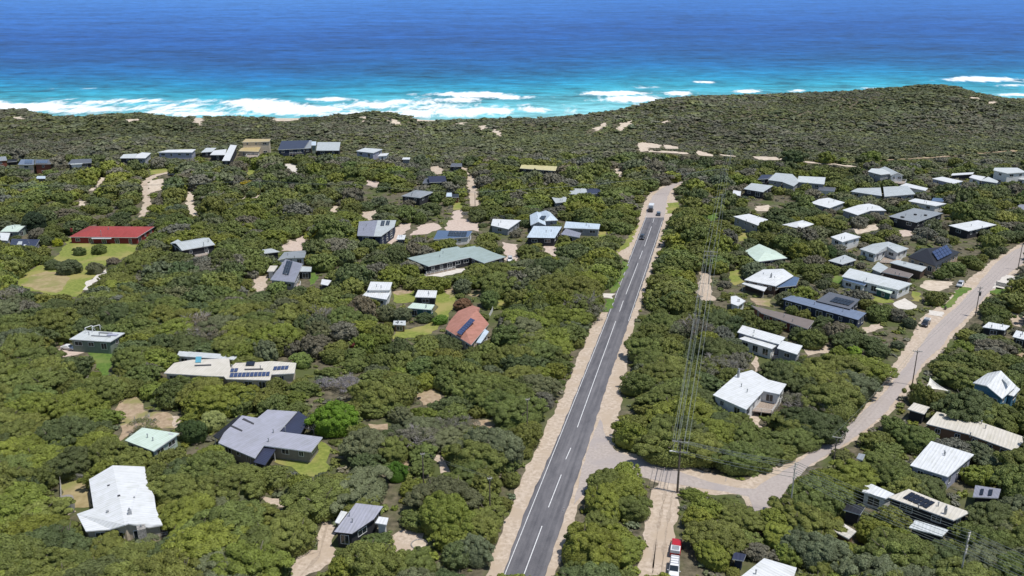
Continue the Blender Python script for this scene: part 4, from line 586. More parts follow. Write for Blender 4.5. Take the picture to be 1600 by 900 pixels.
# shade sail
A, B, Cc = P(1453, 590, 4.6), P(1443, 607, 2.6), P(1483, 611, 3.2)
root = empty('shade_sail', (B.x, B.y, 0), 0, label='cream triangular shade sail on posts right of the street', cat='shade sail'); mb = MB(); n_ = 9
def sp(a, b_, c, u, v): w_ = 1 - u - v; p_ = A * u + B * v + Cc * w_; p_ = p_ - Vector((0, 0, 1)) * (27 * u * v * w_ * .5); ctr = (A + B + Cc) / 3; pull = 1 - .9 * (4 * u * v * (w_ < 1e-6) + 4 * v * w_ * (u < 1e-6) + 4 * u * w_ * (v < 1e-6)) * .22; return ctr.lerp(p_, pull) - Vector((B.x, B.y, 0))
for i in range(n_):
    for j in range(n_ - i):
        mb.face([sp(A, B, Cc, i / n_, j / n_), sp(A, B, Cc, (i + 1) / n_, j / n_), sp(A, B, Cc, i / n_, (j + 1) / n_)])
        if i + j < n_ - 1: mb.face([sp(A, B, Cc, (i + 1) / n_, j / n_), sp(A, B, Cc, (i + 1) / n_, (j + 1) / n_), sp(A, B, Cc, i / n_, (j + 1) / n_)])
so_ = mb.build('sail', M['fabric'], root); sol = so_.modifiers.new('thickness', 'SOLIDIFY'); sol.thickness = .03
for p_ in (A, B, Cc): q_ = p_ - Vector((B.x, B.y, 0)); mb = MB(); mb.tube((q_.x, q_.y, 0), (q_.x, q_.y, q_.z + .2), .09, n=8); mb.build('post', M['steel'], root)
raster([(1443, 607), (1453, 590), (1483, 611)], A.y)
# paling fence round the dry yard, and round water tank beside it
def fence(label, pts, hgt, mat, cat='fence', name='paling_fence', gp=None):
    W_ = [P(x, y, 0) for x, y in pts]; r_ = empty(name, W_[0], 0, label=label, cat=cat, group=gp)
    for a, b_ in zip(W_[:-1], W_[1:]):
        a, b_ = a - W_[0], b_ - W_[0]; L_ = (b_ - a).length; ang = math.atan2(b_.y - a.y, b_.x - a.x); pb = MB(); k = max(2, int(L_ / .14))
        for i in range(k): p_ = a.lerp(b_, (i + .5) / k); pb.box((p_.x, p_.y, hgt / 2 + random.uniform(-.02, .02)), (.12, .025, hgt), ang)
        for zz in (.35, hgt - .35): c_ = (a + b_) / 2; pb.box((c_.x + .04 * math.sin(ang), c_.y - .04 * math.cos(ang), zz), (L_, .05, .07), ang)
        pb.build('fence_panel', mat, r_); ns = max(1, int(L_ / 2.4))
        for i in range(ns + 1): p_ = a.lerp(b_, i / ns); q_ = MB(); q_.box((p_.x, p_.y, (hgt + .1) / 2), (.11, .11, hgt + .1), ang); q_.build('post', mat, r_)
    return r_
fence('weathered timber fence around the dried yard of the large white gabled house', [(97, 795), (95, 748), (139, 753), (143, 786)], 1.7, M['wood_pale'])
fence('dark timber fence behind the wide white solar house', [(280, 540), (345, 547)], 1.9, M['frame_d'])
fence('pale low timber fence along the top of the paved yard', [(722, 336), (778, 340), (800, 345)], 1.5, M['wood_pale'])
fence('timber fence running along the street side lawn at far right', [(1556, 446), (1578, 451)], 1.5, M['wood_pale'])
fence('white pool fence beside the terracotta-roofed house', [(766, 470), (770, 486), (764, 498)], 1.4, M['frame_w'])
t_ = P(104, 795, 0); mb = MB(); r_ = empty('water_tank', t_, 0, label='round grey water tank with pale top beside the large white gabled house', cat='water tank')
mb.tube((0, 0, 0), (0, 0, 2.3), 1.6, n=28); mb.build('tank_wall', M['steel'], r_, smooth=False); mb = MB(); mb.tube((0, 0, 2.3), (0, 0, 2.65), 1.62, .25, n=28); mb.build('tank_lid', WM['stone'], r_); raster([(92, 790), (118, 786), (118, 802), (94, 804)], t_.y)
# sandpit ring in the sandy yard
t_ = P(655, 851, 0); mb = MB(); n_ = 24
for i in range(n_): a_, b_ = 2 * math.pi * i / n_, 2 * math.pi * (i + 1) / n_; mb.tube((1.5 * math.cos(a_), 1.5 * math.sin(a_), .12), (1.5 * math.cos(b_), 1.5 * math.sin(b_), .12), .13, n=6)
r_ = empty('fire_pit', t_, 0, label='round pale stone ring on the sandy yard right of the grey cottage', cat='fire pit'); mb.build('stone_ring', M['stone'], r_); mb = MB(); mb.tube((0, 0, 0), (0, 0, .07), 1.4, n=24); mb.build('sand_bed', G['dune'], r_); raster([(645, 846), (665, 846), (665, 857), (645, 857)], t_.y)
# ---------------------------------------------------------------- vehicles
def paint(name, c): 
    m_, n__, l__, b__ = nodes(name); b__.inputs['Base Color'].default_value = c4(c); b__.inputs['Roughness'].default_value = .28; b__.inputs['Coat Weight'].default_value = .6; return m_
PC = dict(white=paint('car_paint_white', (.72, .72, .72)), red=paint('car_paint_red', (.42, .012, .02)), dark=paint('car_paint_dark', (.02, .02, .024)), blue=paint('car_paint_bluegrey', (.10, .13, .17)), silver=paint('car_paint_silver', (.42, .43, .45)))
def car(label, px, py, to, col, kind='suv', gp=None, tray=None):
    p_ = P(px, py, 0); d = P(*to, 0) - p_; rz = math.atan2(d.y, d.x); r_ = empty('parked_car' if gp != 'cars driving on the main road' else 'moving_car', p_, rz, label=label, cat='car', group=gp); L_, Wd = (5.1, 1.88) if kind in ('ute', 'van') else (4.6, 1.82)
    roofh = dict(suv=1.72, ute=1.78, van=2.05, sedan=1.46)[kind]
    prof = dict(suv=[(-2.3, .5), (-2.28, 1.0), (-2.15, 1.62), (-1.7, 1.72), (.3, 1.70), (1.05, 1.08), (2.1, .94), (2.3, .7), (2.3, .4), (-2.3, .4)],
                sedan=[(-2.3, .5), (-2.25, .95), (-1.75, 1.02), (-1.15, 1.42), (.1, 1.45), (.95, .98), (2.05, .82), (2.3, .6), (2.3, .35), (-2.3, .35)],
                ute=[(-2.55, .6), (-2.55, 1.1), (-.85, 1.12), (-.75, 1.74), (.6, 1.76), (1.3, 1.12), (2.35, 1.0), (2.55, .7), (2.55, .42), (-2.55, .42)],
                van=[(-2.5, .5), (-2.48, 1.2), (-2.38, 1.98), (-2.1, 2.05), (.7, 2.03), (1.45, 1.2), (2.35, 1.05), (2.52, .75), (2.52, .42), (-2.5, .42)])[kind]
    bm = bmesh.new(); nn = len(prof); rings = []
    for yy, k_ in ((-Wd / 2, .0), (-Wd / 2 * .86, 1.), (Wd / 2 * .86, 1.), (Wd / 2, .0)):
        rings.append([bm.verts.new((x, yy * (1 if z < 1.15 else .84 + .0 * k_), z - (.05 if k_ == 0 and z > .6 else 0))) for x, z in prof])
    for a, b_ in zip(rings[:-1], rings[1:]):
        for i in range(nn): j = (i + 1) % nn; bm.faces.new((a[i], a[j], b_[j], b_[i]))
    bm.faces.new(rings[0][::-1]); bm.faces.new(rings[-1]); bmesh.ops.recalc_face_normals(bm, faces=bm.faces[:]); me = bpy.data.meshes.new('body'); bm.to_mesh(me); bm.free(); me.materials.append(PC[col]); o = bpy.data.objects.new('body', me); COL.objects.link(o); o.parent = r_; bv = o.modifiers.new('bevel', 'BEVEL'); bv.width = .06; bv.segments = 2
    cabx = dict(suv=(-2.1, .65, 1.70), sedan=(-1.45, .5, 1.44), ute=(-.8, .95, 1.75), van=(-2.35, 1.05, 2.02))[kind]; x0, x1, zt = cabx; zb = 1.08 if kind != 'sedan' else .98
    fx = dict(suv=(.34, 1.02), sedan=(.13, .92), ute=(.64, 1.26), van=(.74, 1.41))[kind]; g_ = MB(); y1 = Wd / 2 * .84 * .95; g_.face([(fx[0] + .04, -y1 * .95, zt - .06), (fx[1] + .03, -y1, zb + .1), (fx[1] + .03, y1, zb + .1), (fx[0] + .04, y1 * .95, zt - .06)][::-1]); o = g_.build('windscreen', M['glass'], r_); o.location.z = .02; o.location.x = .01
    g_ = MB(); rx = dict(suv=(-2.19, -2.275), sedan=(-1.2, -1.7), ute=(-.8, -.87), van=(-2.41, -2.49))[kind]; g_.face([(rx[0] - .04, -y1 * .9, zt - .16), (rx[0] - .04, y1 * .9, zt - .16), (rx[1] - .03, y1 * .95, zb + .12), (rx[1] - .03, -y1 * .95, zb + .12)]); g_.build('rear_window', M['glass'], r_)
    for s in (-1, 1):
        g_ = MB(); g_.box(((x0 + fx[0]) / 2 + .1, s * (Wd / 2 * .845 + .012), (zt + zb) / 2 + .02), (fx[0] - x0 - .2, .03, (zt - zb) * .62)); g_.build('side_window', M['glass'], r_)
        for xx in (-1.4, 1.45):
            t = MB(); t.tube((xx, s * (Wd / 2 - .2), .34), (xx, s * (Wd / 2 + .02), .34), .34, n=18); wo = t.build('wheel', M['tyre'], r_); t = MB(); t.tube((xx, s * (Wd / 2 + .0), .34), (xx, s * (Wd / 2 + .035), .34), .2, n=14); t.build('rim', M['rim'], wo)
        t = MB(); t.box((prof[-2][0] - .03, s * Wd * .36, .78), (.12, .34, .16)); t.build('headlight', M['lampglass'], r_, bevel=.03)
        t = MB(); t.box((prof[0][0] + .0, s * Wd * .42, .95), (.08, .18, .26)); t.build('tail_light', M['taillight'], r_, bevel=.02)
        t = MB(); t.box((fx[1] - .2, s * (Wd / 2 + .12), zb + .1), (.12, .24, .16)); t.build('mirror', PC[col], r_, bevel=.03)
    if tray:
        t = MB(); t.box((-1.72, 0, 1.42), (1.66, Wd * .92, .66)); t.build('canopy', PC[tray], r_, bevel=.05); t = MB(); t.box((-1.72, 0, 1.77), (1.3, Wd * .7, .03)); t.build('canopy_rack', M['steel'], r_)
    if kind == 'van' or kind == 'suv' and col == 'white':
        t = MB()
        for xx in (-1.9, -1.2, -.5, .2): t.box((xx, 0, zt + .09), (.06, Wd * .78, .04))
        for s in (-1, 1): t.box((-.85, s * Wd * .38, zt + .08), (2.4, .05, .05))
        t.build('roof_rack', M['rim'], r_)
    FOOT.append(([(p_.x + a * 3, p_.y + b_ * 3) for a, b_ in ((-1, -1), (1, -1), (1, 1), (-1, 1))], 1)); us = [proj(p_.x + a, p_.y + b_, z_) for a, b_, z_ in ((-2, -2.2, 0), (2, -2.2, 0), (2, 2.2, 1.7), (-2, 2.2, 1.7))]; raster([(u[0], u[1]) for u in us], p_.y)
    return r_
car('red ute with white canopy parked at the side of the dirt track, facing away', 1056, 860, (1059, 840), 'red', 'ute', None, 'white')
car('white four-wheel-drive van parked behind the red ute on the dirt track', 1053, 894, (1051, 915), 'white', 'van')
car('dark car driving alone on the left lane of the main road, below the truck', 1003.5, 373, (998, 385), 'dark', 'suv', 'cars driving on the main road')
car('blue-grey car driving away on the right lane beside the truck', 1029, 336, (1031, 325), 'blue', 'suv', 'cars driving on the main road')
car('white car parked at the right end of the long bent grey-green roof', 797, 408, (797, 420), 'white', 'suv')
car('dark ute with white canopy parked beside the street under trees', 1446, 508, (1440, 516), 'dark', 'ute', None, 'white')
car('silver car parked among the bushes at the street edge left of the wheelie bin', 1500, 447, (1494, 454), 'silver', 'suv')
car('white car parked in front of the flat roof with white frames', 108, 546, (118, 547), 'white', 'sedan')
car('black car parked on the lawn drive of the lavender dune house', 269, 275, (258, 274), 'dark', 'sedan')
# camper truck on the road
p_ = P(1017, 330, 0); d = P(1011, 345, 0) - p_; r_ = empty('camper_truck', p_, math.atan2(d.y, d.x), label='black-fronted truck with white box body coming down the main road', cat='truck')
mb = MB(); mb.box((-1.2, 0, 1.9), (4.6, 2.3, 2.4)); mb.build('box_body', PC['white'], r_, bevel=.08); mb = MB(); mb.box((2.1, 0, 1.25), (1.8, 2.1, 1.6)); mb.build('cab', PC['dark'], r_, bevel=.2); mb = MB(); mb.box((2.95, 0, 1.62), (.2, 1.8, .6)); mb.build('windscreen', M['glass'], r_, bevel=.03)
for xx in (-2.2, 2.0):
    for s in (-1, 1): mb = MB(); mb.tube((xx, s * .85, .42), (xx, s * 1.12, .42), .42, n=16); mb.build('wheel', M['tyre'], r_)
# wheelie bin, letter boxes, guide posts
def wheelie(label, px, py):
    p_ = P(px, py, 0); r_ = empty('wheelie_bin', p_, .7, label=label, cat='bin'); mb = MB(); mb.v = [(-.22, -.24, .08), (.22, -.24, .08), (.22, .24, .08), (-.22, .24, .08), (-.29, -.33, 1), (.29, -.33, 1), (.29, .33, 1), (-.29, .33, 1)]
    for f in ((3, 2, 1, 0), (4, 5, 6, 7), (0, 1, 5, 4), (1, 2, 6, 5), (2, 3, 7, 6), (3, 0, 4, 7)): mb.f.append(f); mb.m.append(0)
    mb.build('bin_body', PC['dark'], r_, bevel=.03); mb = MB(); mb.box((0, 0, 1.03), (.62, .72, .07)); mb.build('lid', PC['red'] if 'red' in label else PC['dark'], r_, bevel=.02)
    for s in (-1, 1): mb = MB(); mb.tube((s * .2, .3, .1), (s * .28, .3, .1), .1, n=12); mb.build('wheel', M['tyre'], r_)
wheelie('dark wheelie bin standing on the grass verge of the street', 1477, 484)
wheelie('dark bin on the sandy edge of the main road, right side', 1030, 384)
def guide(label, px, py):
    p_ = P(px, py, 0); r_ = empty('guide_post', p_, 0, label=label, cat='guide post'); mb = MB(); mb.box((0, 0, .5), (.12, .06, 1.0)); mb.build('post', M['frame_w'], r_); mb = MB(); mb.box((0, -.036, .85), (.08, .012, .16)); mb.build('reflector', M['taillight'], r_)
guide('white guide post on the right sandy verge beside the bottom tree clump', 881, 800); guide('white guide post at the mouth of the side road', 1038, 737); guide('white guide post at the corner where side road meets street', 1134, 752)
# ---------------------------------------------------------------- power poles and lines
TOP = {}
def pole(key, label, px, py, hgt, arms=((.3, 2.4),), mat='wood_pole', az=0., ang_to=None, lamp=False, r=.16, name='power_pole', gp=None):
    t = P(px, py, hgt) if py > 230 else P(px, py, hgt); g0 = float(T(t.x, t.y)); base = Vector((t.x, t.y, g0)); r_ = empty(name, base, az, label=label, cat='power pole', group=gp)
    mb = MB(); mb.tube((0, 0, -.3), (0, 0, hgt), r, r * .68, n=10); mb.build('pole_shaft', M[mat], r_, smooth=False); pts = []
    for dz, Lh in arms:
        mb = MB(); mb.box((0, -.16, hgt - dz), (Lh, .17, .17)); mb.tube((-.5, -.16, hgt - dz), (0, -.1, hgt - dz - .7), .03, n=5); mb.tube((.5, -.16, hgt - dz), (0, -.1, hgt - dz - .7), .03, n=5); ar = mb.build('crossarm', M['wood_pale'], r_); row = []
        for k in ((-.47, -.2, .2, .47) if Lh > 2 else (-.45, .45)):
            x = k * Lh; q_ = MB(); q_.tube((x, -.16, hgt - dz + .06), (x, -.16, hgt - dz + .3), .07, .05, n=8); q_.build('insulator', M['porcelain'], ar); row.append(base + Matrix.Rotation(az, 3, 'Z') @ Vector((x, -.16, hgt - dz + .3)))
        pts.append(row)
    if lamp: mb = MB(); mb.tube((0, 0, hgt - 3.2), (-1.6, -.6, hgt - 2.6), .05, n=6); mb.box((-1.8, -.68, hgt - 2.6), (.6, .25, .14), .3); mb.build('street_lamp_arm', M['frame_w'], r_)
    TOP[key] = pts; return r_
def wires(a, b, lv, name, label, gp, sag=.02, rad=.040, ks=None):
    A_, B_ = TOP[a][lv[0]], TOP[b][lv[1]]; n_ = min(len(A_), len(B_)); ks = range(n_) if ks is None else ks
    for k in ks:
        p0, p1 = A_[k if k < len(A_) else -1], B_[k if k < len(B_) else -1]; L_ = (p1 - p0).length; mb = MB(); pr = p0; N_ = 18
        for i in range(1, N_ + 1): t = i / N_; q_ = p0.lerp(p1, t) - Vector((0, 0, 4 * L_ * sag * t * (1 - t))); mb.tube(pr, q_, rad, n=4, cap=False); pr = q_
        mb.build(name, M['wire'], None, label=label % ('first second third fourth'.split()[k]), cat='power line', group=gp)
RZ = -math.atan2(361, 1466) * 1.0
GP = 'timber poles of the main power line'
pole('a0', 'tall timber pole with two white crossarms and street lamp at the side road', 1064, 686, 12.5, ((.6, 3.4), (2.9, 3.0)), az=RZ, lamp=True, gp=GP, r=.25)
pole('a1', 'power line pole with wide pale crossarm behind the treed strip, first beyond the side road', 1111, 391, 12.5, ((.5, 4.6), (1.9, 4.4)), 'wood_pale', az=RZ, gp=GP)
pole('a2', 'power line pole beside the far flat mid-grey roof, middle of the far three', 1133, 263, 11, ((.5, 3.4),), 'wood_pale', az=RZ, gp=GP)
pole('a3', 'farthest power line pole standing in the dune scrub', 1142, 234, 11, ((.5, 3.0),), 'wood_pale', az=RZ, gp=GP)
pole('b1', 'low pole with narrow crossarm over the bare soil of the power corridor', 1094, 461, 10, ((.4, 1.9),), 'wood_pale', az=RZ)
pole('b2', 'slim pole with small crossarm in far scrub left of the power line', 1128, 303, 10, ((.4, 1.9),), 'wood_pale', az=RZ)
pole('c1', 'pale pole with wires beside the lower end of the street, in the trees', 1243, 723, 12, ((.8, 2.8), (2.8, 2.6)), 'wood_pale', az=1.0)
pole('c2', 'tall pale grey pole with wires at the bottom right corner', 1514, 832, 13, ((.8, 3.2), (3.4, 3.0)), 'wood_pale', az=1.0)
pole('c3', 'power pole beyond the bottom right corner carrying the corner wires', 1760, 960, 12, ((.8, 3.2), (3.2, 3.0)), 'wood_pale', az=1.0) if 0 else None
pole('d1', 'short dark pole at the bend of the street', 1308, 681, 9, ((.3, 1.9),), az=-.3)
pole('d2', 'dark pole with plain T crossarm standing in front of the street surface', 1434, 547, 10, ((.3, 2.3),), az=-.2)
pole('d3', 'dark pole with transformer can near the wheelie bin street verge', 1532, 448, 10, ((.3, 1.6), (1.6, 1.2)), az=-.2)
pole('d4', 'dark pole at the right edge at the top of the street', 1598, 381, 10, ((.3, 1.6),), az=-.2)
pole('e0', 'lone pole rising from trees left of the main road, halfway up', 824, 622, 10, ((.3, .9),), 'wood_pole', az=.2)
pole('e1', 'slim pole among trees left of the sandy footpath', 660, 707, 10, ((.3, .9),), 'wood_pole', az=.2)
pole('e2', 'slim pole joined by a thin wire, right of the sandy footpath', 765, 745, 9, ((.3, .9),), 'wood_pole', az=.2)
pole('f1', 'far timber pole below the tan-roofed two-storey house', 405, 282, 10, ((.3, 1.8),), az=1.4)
pole('f2', 'far timber pole above the navy-walled house', 555, 288, 10, ((.3, 1.8),), az=1.4)
pole('f0', 'far timber pole near the left edge', -30, 288, 10, ((.3, 1.8),), az=1.4)
pole('f3', 'far slim pole right of the sandy track', 742, 300, 10, ((.3, 1.8),), az=1.4)
pole('g1', 'slim pole between the large charcoal roof and the white-walled grey roof', 1452, 350, 9, ((.3, .9),), az=.2)
pole('g2', 'thin pole behind the far white hipped house', 1428, 262, 9, ((.3, .9),), az=.2)
for a, b_, lv, s, nm in (('a0', 'a1', (0, 0), .012, 'upper'), ('a0', 'a1', (1, 1), .016, 'lower'), ('a1', 'a2', (0, 0), .014, 'middle'), ('a2', 'a3', (0, 0), .014, 'far')):
    wires(a, b_, lv, 'power_cable', '%s ' + nm + {'upper': ' cable of the main line above the treed strip', 'lower': ' cable of the main line above the treed strip', 'middle': ' cable of the main line beyond the wide crossarm', 'far': ' cable of the main line over the dune scrub'}[nm], 'cables of the main power line', s)
wires('b1', 'b2', (0, 0), 'power_cable', '%s cable from the narrow crossarm to the far slim pole', 'cables of the low line', .012)
wires('a0', 'b1', (1, 0), 'power_cable', '%s cable from the side road pole to the narrow crossarm', 'cables of the low line', .012, ks=(0, 1))
wires('a0', 'c1', (0, 0), 'power_cable', '%s top cable crossing the side road to the street', 'cables over the side road', .015); wires('a0', 'c1', (1, 1), 'power_cable', '%s bottom cable crossing the side road to the street', 'cables over the side road', .02, ks=(0, 2))
wires('c1', 'c2', (0, 0), 'power_cable', '%s top cable across the lower right roofs', 'cables across the lower right', .016); wires('c1', 'c2', (1, 1), 'power_cable', '%s bottom cable across the lower right roofs', 'cables across the lower right', .02)
TOP['c3'] = [[p_ + (TOP['c2'][0][0] - TOP['c1'][0][0]) * .8 for p_ in r__] for r__ in TOP['c2']]
wires('c2', 'c3', (0, 0), 'power_cable', '%s top cable leaving through the bottom right corner', 'cables at the bottom right corner', .016); wires('c2', 'c3', (1, 1), 'power_cable', '%s bottom cable leaving through the bottom right corner', 'cables at the bottom right corner', .02)
for a, b_ in (('d1', 'd2'), ('d2', 'd3'), ('d3', 'd4')): wires(a, b_, (0, 0), 'power_cable', '%s street cable ' + {'d1': 'from the bend pole to the T pole', 'd2': 'from the T pole to the transformer pole', 'd3': 'from the transformer pole to the edge pole'}[a], 'cables along the street', .012, .022, (0, 1))
for a, b_ in (('f0', 'f1'), ('f1', 'f2'), ('f2', 'f3'), ('f3', 'a2')): wires(a, b_, (0, 0), 'power_cable', '%s far cross cable ' + {'f0': 'left of the tan-roofed house', 'f1': 'between the two far timber poles', 'f2': 'running to the pole by the sandy track', 'f3': 'running to the main power line'}[a], 'far cross cables over the trees', .012, .045, (0, 1))
wires('e1', 'e2', (0, 0), 'power_cable', '%s thin cable between slim poles near the sandy footpath', 'cables near the footpath', .012, .02, (0, 1))
q_ = [c_ for c_ in bpy.data.objects if c_.name.startswith('power_pole') and 'transformer' in c_.get('label', '')][0]
mb = MB(); mb.tube((.1, -.45, 7.2), (.1, -.45, 8.3), .32, n=14); mb.build('transformer', M['frame_d'], q_)
# ---------------------------------------------------------------- tree crowns
def ico(sub=1):
    bm = bmesh.new(); bmesh.ops.create_icosphere(bm, subdivisions=sub, radius=1); V = np.array([v.co[:] for v in bm.verts]); Fc = np.array([[v.index for v in f.verts] for f in bm.faces]); bm.free(); return V, Fc
ICO = {1: ico(1), 2: ico(2)}
def crown(seed, nl, nleaf, leaf, flat=.62, core=1, cover=.9, dens=1.0, lr=(.2, .36), bare=False):
    """unit crown (radius 1): knobbly dome of lobes, each a leafy shell over an inner mass"""
    r = np.random.RandomState(seed); Cn = []; Rd = []
    k = 0
    while len(Cn) < nl and k < 4000:
        k += 1; a = r.rand() * 6.283; rho = math.sqrt(r.rand()) * .86; rad = r.uniform(*lr) * (1.05 - .25 * rho)
        wob = 1 + .17 * math.sin(a * 2 + seed) + .13 * math.sin(a * 3 + seed * 2.1)
        z = flat * math.sqrt(max(0, 1 - (rho / .95) ** 2)) * (.86 + .24 * r.rand()) + .22; x, y = rho * wob * math.cos(a), rho * wob * math.sin(a)
        if all((x - c[0]) ** 2 + (y - c[1]) ** 2 + (z - c[2]) ** 2 > (.62 * max(rad, q)) ** 2 for c, q in zip(Cn, Rd)): Cn.append((x, y, z)); Rd.append(rad)
    Cn = np.array(Cn); Rd = np.array(Rd); nl = len(Cn); lob = np.clip(r.normal(1, .10, nl), .75, 1.25)
    ni = nl; Cn = np.concatenate([Cn, [[0, 0, .22]]]); Rd = np.append(Rd, .5); lob = np.append(lob, 1.0); w_ = Rd ** 2; w_[-1] = w_.sum() * (.28 if not bare else 0); ix = r.choice(nl + 1, nleaf, p=w_ / w_.sum()); d = r.normal(size=(nleaf, 3)); d /= np.linalg.norm(d, axis=1)[:, None]; d[:, 2] = np.where(d[:, 2] < -.25, -d[:, 2], d[:, 2])
    sq = np.array([1, 1, .82]); pos = Cn[ix] + d * Rd[ix][:, None] * sq * (cover + .16 * r.rand(nleaf))[:, None]; big = ix == ni; pos[big] = Cn[-1] + d[big] * np.array([.82, .82, flat * .88]) * (1 + .05 * r.rand(big.sum(), 1))
    keep = np.ones(nleaf, bool)
    for c, q in zip(Cn[:-1], Rd[:-1]): dd = np.linalg.norm((pos - c) / sq, axis=1); keep &= dd > q * .80
    pos, d, ix = pos[keep], d[keep], ix[keep]; m_ = len(pos)
    nrm = d + r.normal(size=(m_, 3)) * .42; nrm[:, 2] += .2; nrm /= np.linalg.norm(nrm, axis=1)[:, None]
    t1 = np.cross(nrm, r.normal(size=(m_, 3))); t1 /= np.linalg.norm(t1, axis=1)[:, None]; t2 = np.cross(nrm, t1); s = leaf * r.uniform(.6, 1.35, m_)[:, None]
    V = np.stack([pos - t1 * s, pos - t2 * s * .62, pos + t1 * s, pos + t2 * s * .62], 1).reshape(-1, 3); Fq = np.arange(m_ * 4).reshape(-1, 4)
    lv = np.repeat(lob[ix] * np.clip(r.normal(1, .13, m_), .6, 1.4), 4)
    Cn, Rd, lob = Cn[:-1], Rd[:-1], lob[:-1]
    if bare: V[:, 2] = np.maximum(V[:, 2], .02); return V, Fq, np.zeros((0, 3), int), lv
    iv, if_ = ICO[core]; n0 = len(V); kk = len(iv); cv = (Cn[:, None, :] + iv[None] * (Rd * .86)[:, None, None] * sq * (1 + r.uniform(-.12, .12, (nl, kk, 1)))).reshape(-1, 3)
    tr = (np.arange(nl)[:, None, None] * kk + if_[None]).reshape(-1, 3) + n0; V = np.concatenate([V, cv]); lv = np.concatenate([lv, np.repeat(lob * .92, kk)])
    # inner mass that closes the middle
    jv, jf = ICO[2] if core == 1 and nleaf > 500 else ICO[1]; kk = len(jv); jn = r.uniform(.93, 1.05, (kk, 1))
    cv = jv * jn * np.array([.80, .80, flat * .86]) + np.array([0, 0, .22]); tr = np.concatenate([tr, jf + len(V)]); V = np.concatenate([V, cv]); lv = np.concatenate([lv, np.full(kk, .95)])
    V[:, 2] = np.maximum(V[:, 2], .02)
    return V, Fq, tr, lv
def foliage_mat(name, src):
    m_, n_, l_, b_ = nodes(name)
    if src == 'obj':
        oi = N(n_, 'ShaderNodeObjectInfo'); at = N(n_, 'ShaderNodeAttribute', attribute_name='lv'); sc = N(n_, 'ShaderNodeVectorMath', operation='SCALE'); l_.new(oi.outputs['Color'], sc.inputs[0]); l_.new(at.outputs['Fac'], sc.inputs['Scale']); col = sc.outputs[0]
    else: at = N(n_, 'ShaderNodeAttribute', attribute_name='tint'); col = at.outputs['Color']
    ge = N(n_, 'ShaderNodeNewGeometry'); no = N(n_, 'ShaderNodeTexNoise', i_Scale=.22, i_Detail=4.0); l_.new(ge.outputs['Position'], no.inputs['Vector'])
    rp = N(n_, 'ShaderNodeMapRange'); rp.inputs[1].default_value = .3; rp.inputs[2].default_value = .7; rp.inputs[3].default_value = .80; rp.inputs[4].default_value = 1.2; l_.new(no.outputs[0], rp.inputs[0])
    s2 = N(n_, 'ShaderNodeVectorMath', operation='SCALE'); l_.new(col, s2.inputs[0]); l_.new(rp.outputs[0], s2.inputs['Scale'])
    l_.new(s2.outputs[0], b_.inputs['Base Color']); b_.inputs['Roughness'].default_value = .62; b_.inputs['Specular IOR Level'].default_value = .25
    return m_
FOL = foliage_mat('foliage', 'obj'); FOLS = foliage_mat('foliage_mass', 'attr')
BARK = noisy('bark', (.07, .055, .045), (.24, .20, .17), 5, .95, 6); DEADW = noisy('dead_branches', (.20, .18, .17), (.42, .38, .36), 5, .95, 6)
# leaf colours (linear): olive, bright olive, mid green, dark green, grey green, grey brown
PAL = dict(olive=(.150, .168, .040), yellow=(.172, .198, .034), green=(.128, .156, .040), dark=(.096, .120, .042), greygreen=(.130, .146, .072), greybrown=(.160, .152, .108))
def zone_pick(px, py, r):
    if px < 520 and py > 560: w_ = (.36, .34, .18, .05, .05, .02)
    elif 900 < px < 1120 and py > 330: w_ = (.38, .26, .26, .07, .02, .01)
    elif py > 560: w_ = (.38, .12, .26, .13, .07, .04)
    elif py > 400: w_ = (.36, .09, .22, .16, .10, .07) if px < 1130 else (.25, .08, .20, .19, .16, .12)
    elif py > 290: w_ = (.32, .07, .20, .18, .13, .10) if px < 1130 else (.22, .06, .16, .21, .19, .16)
    else: w_ = (.26, .04, .14, .16, .24, .16)
    p_ = P(px, py, 0) if py > 300 else PZ(px, max(py, 190), 0); d1, d2 = drift(p_.x, p_.y, 1.1, 1.3), drift(p_.x, p_.y, .7, 4.1); w_ = np.array(w_) * np.array([1, math.exp(1.6 * d1), math.exp(.6 * d1), math.exp(-1.0 * d1), math.exp(1.3 * d2), math.exp(1.5 * d2)])
    return list(PAL)[r.choice(6, p=np.array(w_) / sum(w_))]
# candidate positions: jittered hexagonal grid, spacing growing with nothing but kind; tested against what must stay visible
FPOLY = [(np.array(p_), k_) for p_, k_ in FOOT]
FB = [(p_[:, 0].min(), p_[:, 0].max(), p_[:, 1].min(), p_[:, 1].max()) for p_, k_ in FPOLY]
def in_foot(x, y, mrg):
    for (p_, k_), (x0, x1, y0, y1) in zip(FPOLY, FB):
        if k_ < 0: continue
        g_ = mrg if k_ == 1 else mrg * .15
        if x < x0 - g_ or x > x1 + g_ or y < y0 - g_ or y > y1 + g_: continue
        if inpoly(np.array([x]), np.array([y]), p_)[0]: return True
        for i in range(len(p_)):
            a, b_ = p_[i], p_[(i + 1) % len(p_)]; ab = b_ - a; t = np.clip(((x - a[0]) * ab[0] + (y - a[1]) * ab[1]) / max(ab @ ab, 1e-9), 0, 1)
            if (x - a[0] - ab[0] * t) ** 2 + (y - a[1] - ab[1] * t) ** 2 < g_ * g_: return True
    return False
HK = np.array([(a * math.cos(t), a * math.sin(t), f) for a, f, n_ in ((.76, .36, 12), (.62, .68, 10), (.3, .88, 6)) for t in np.arange(n_) * 2 * math.pi / n_] + [(0, 0, .92)])
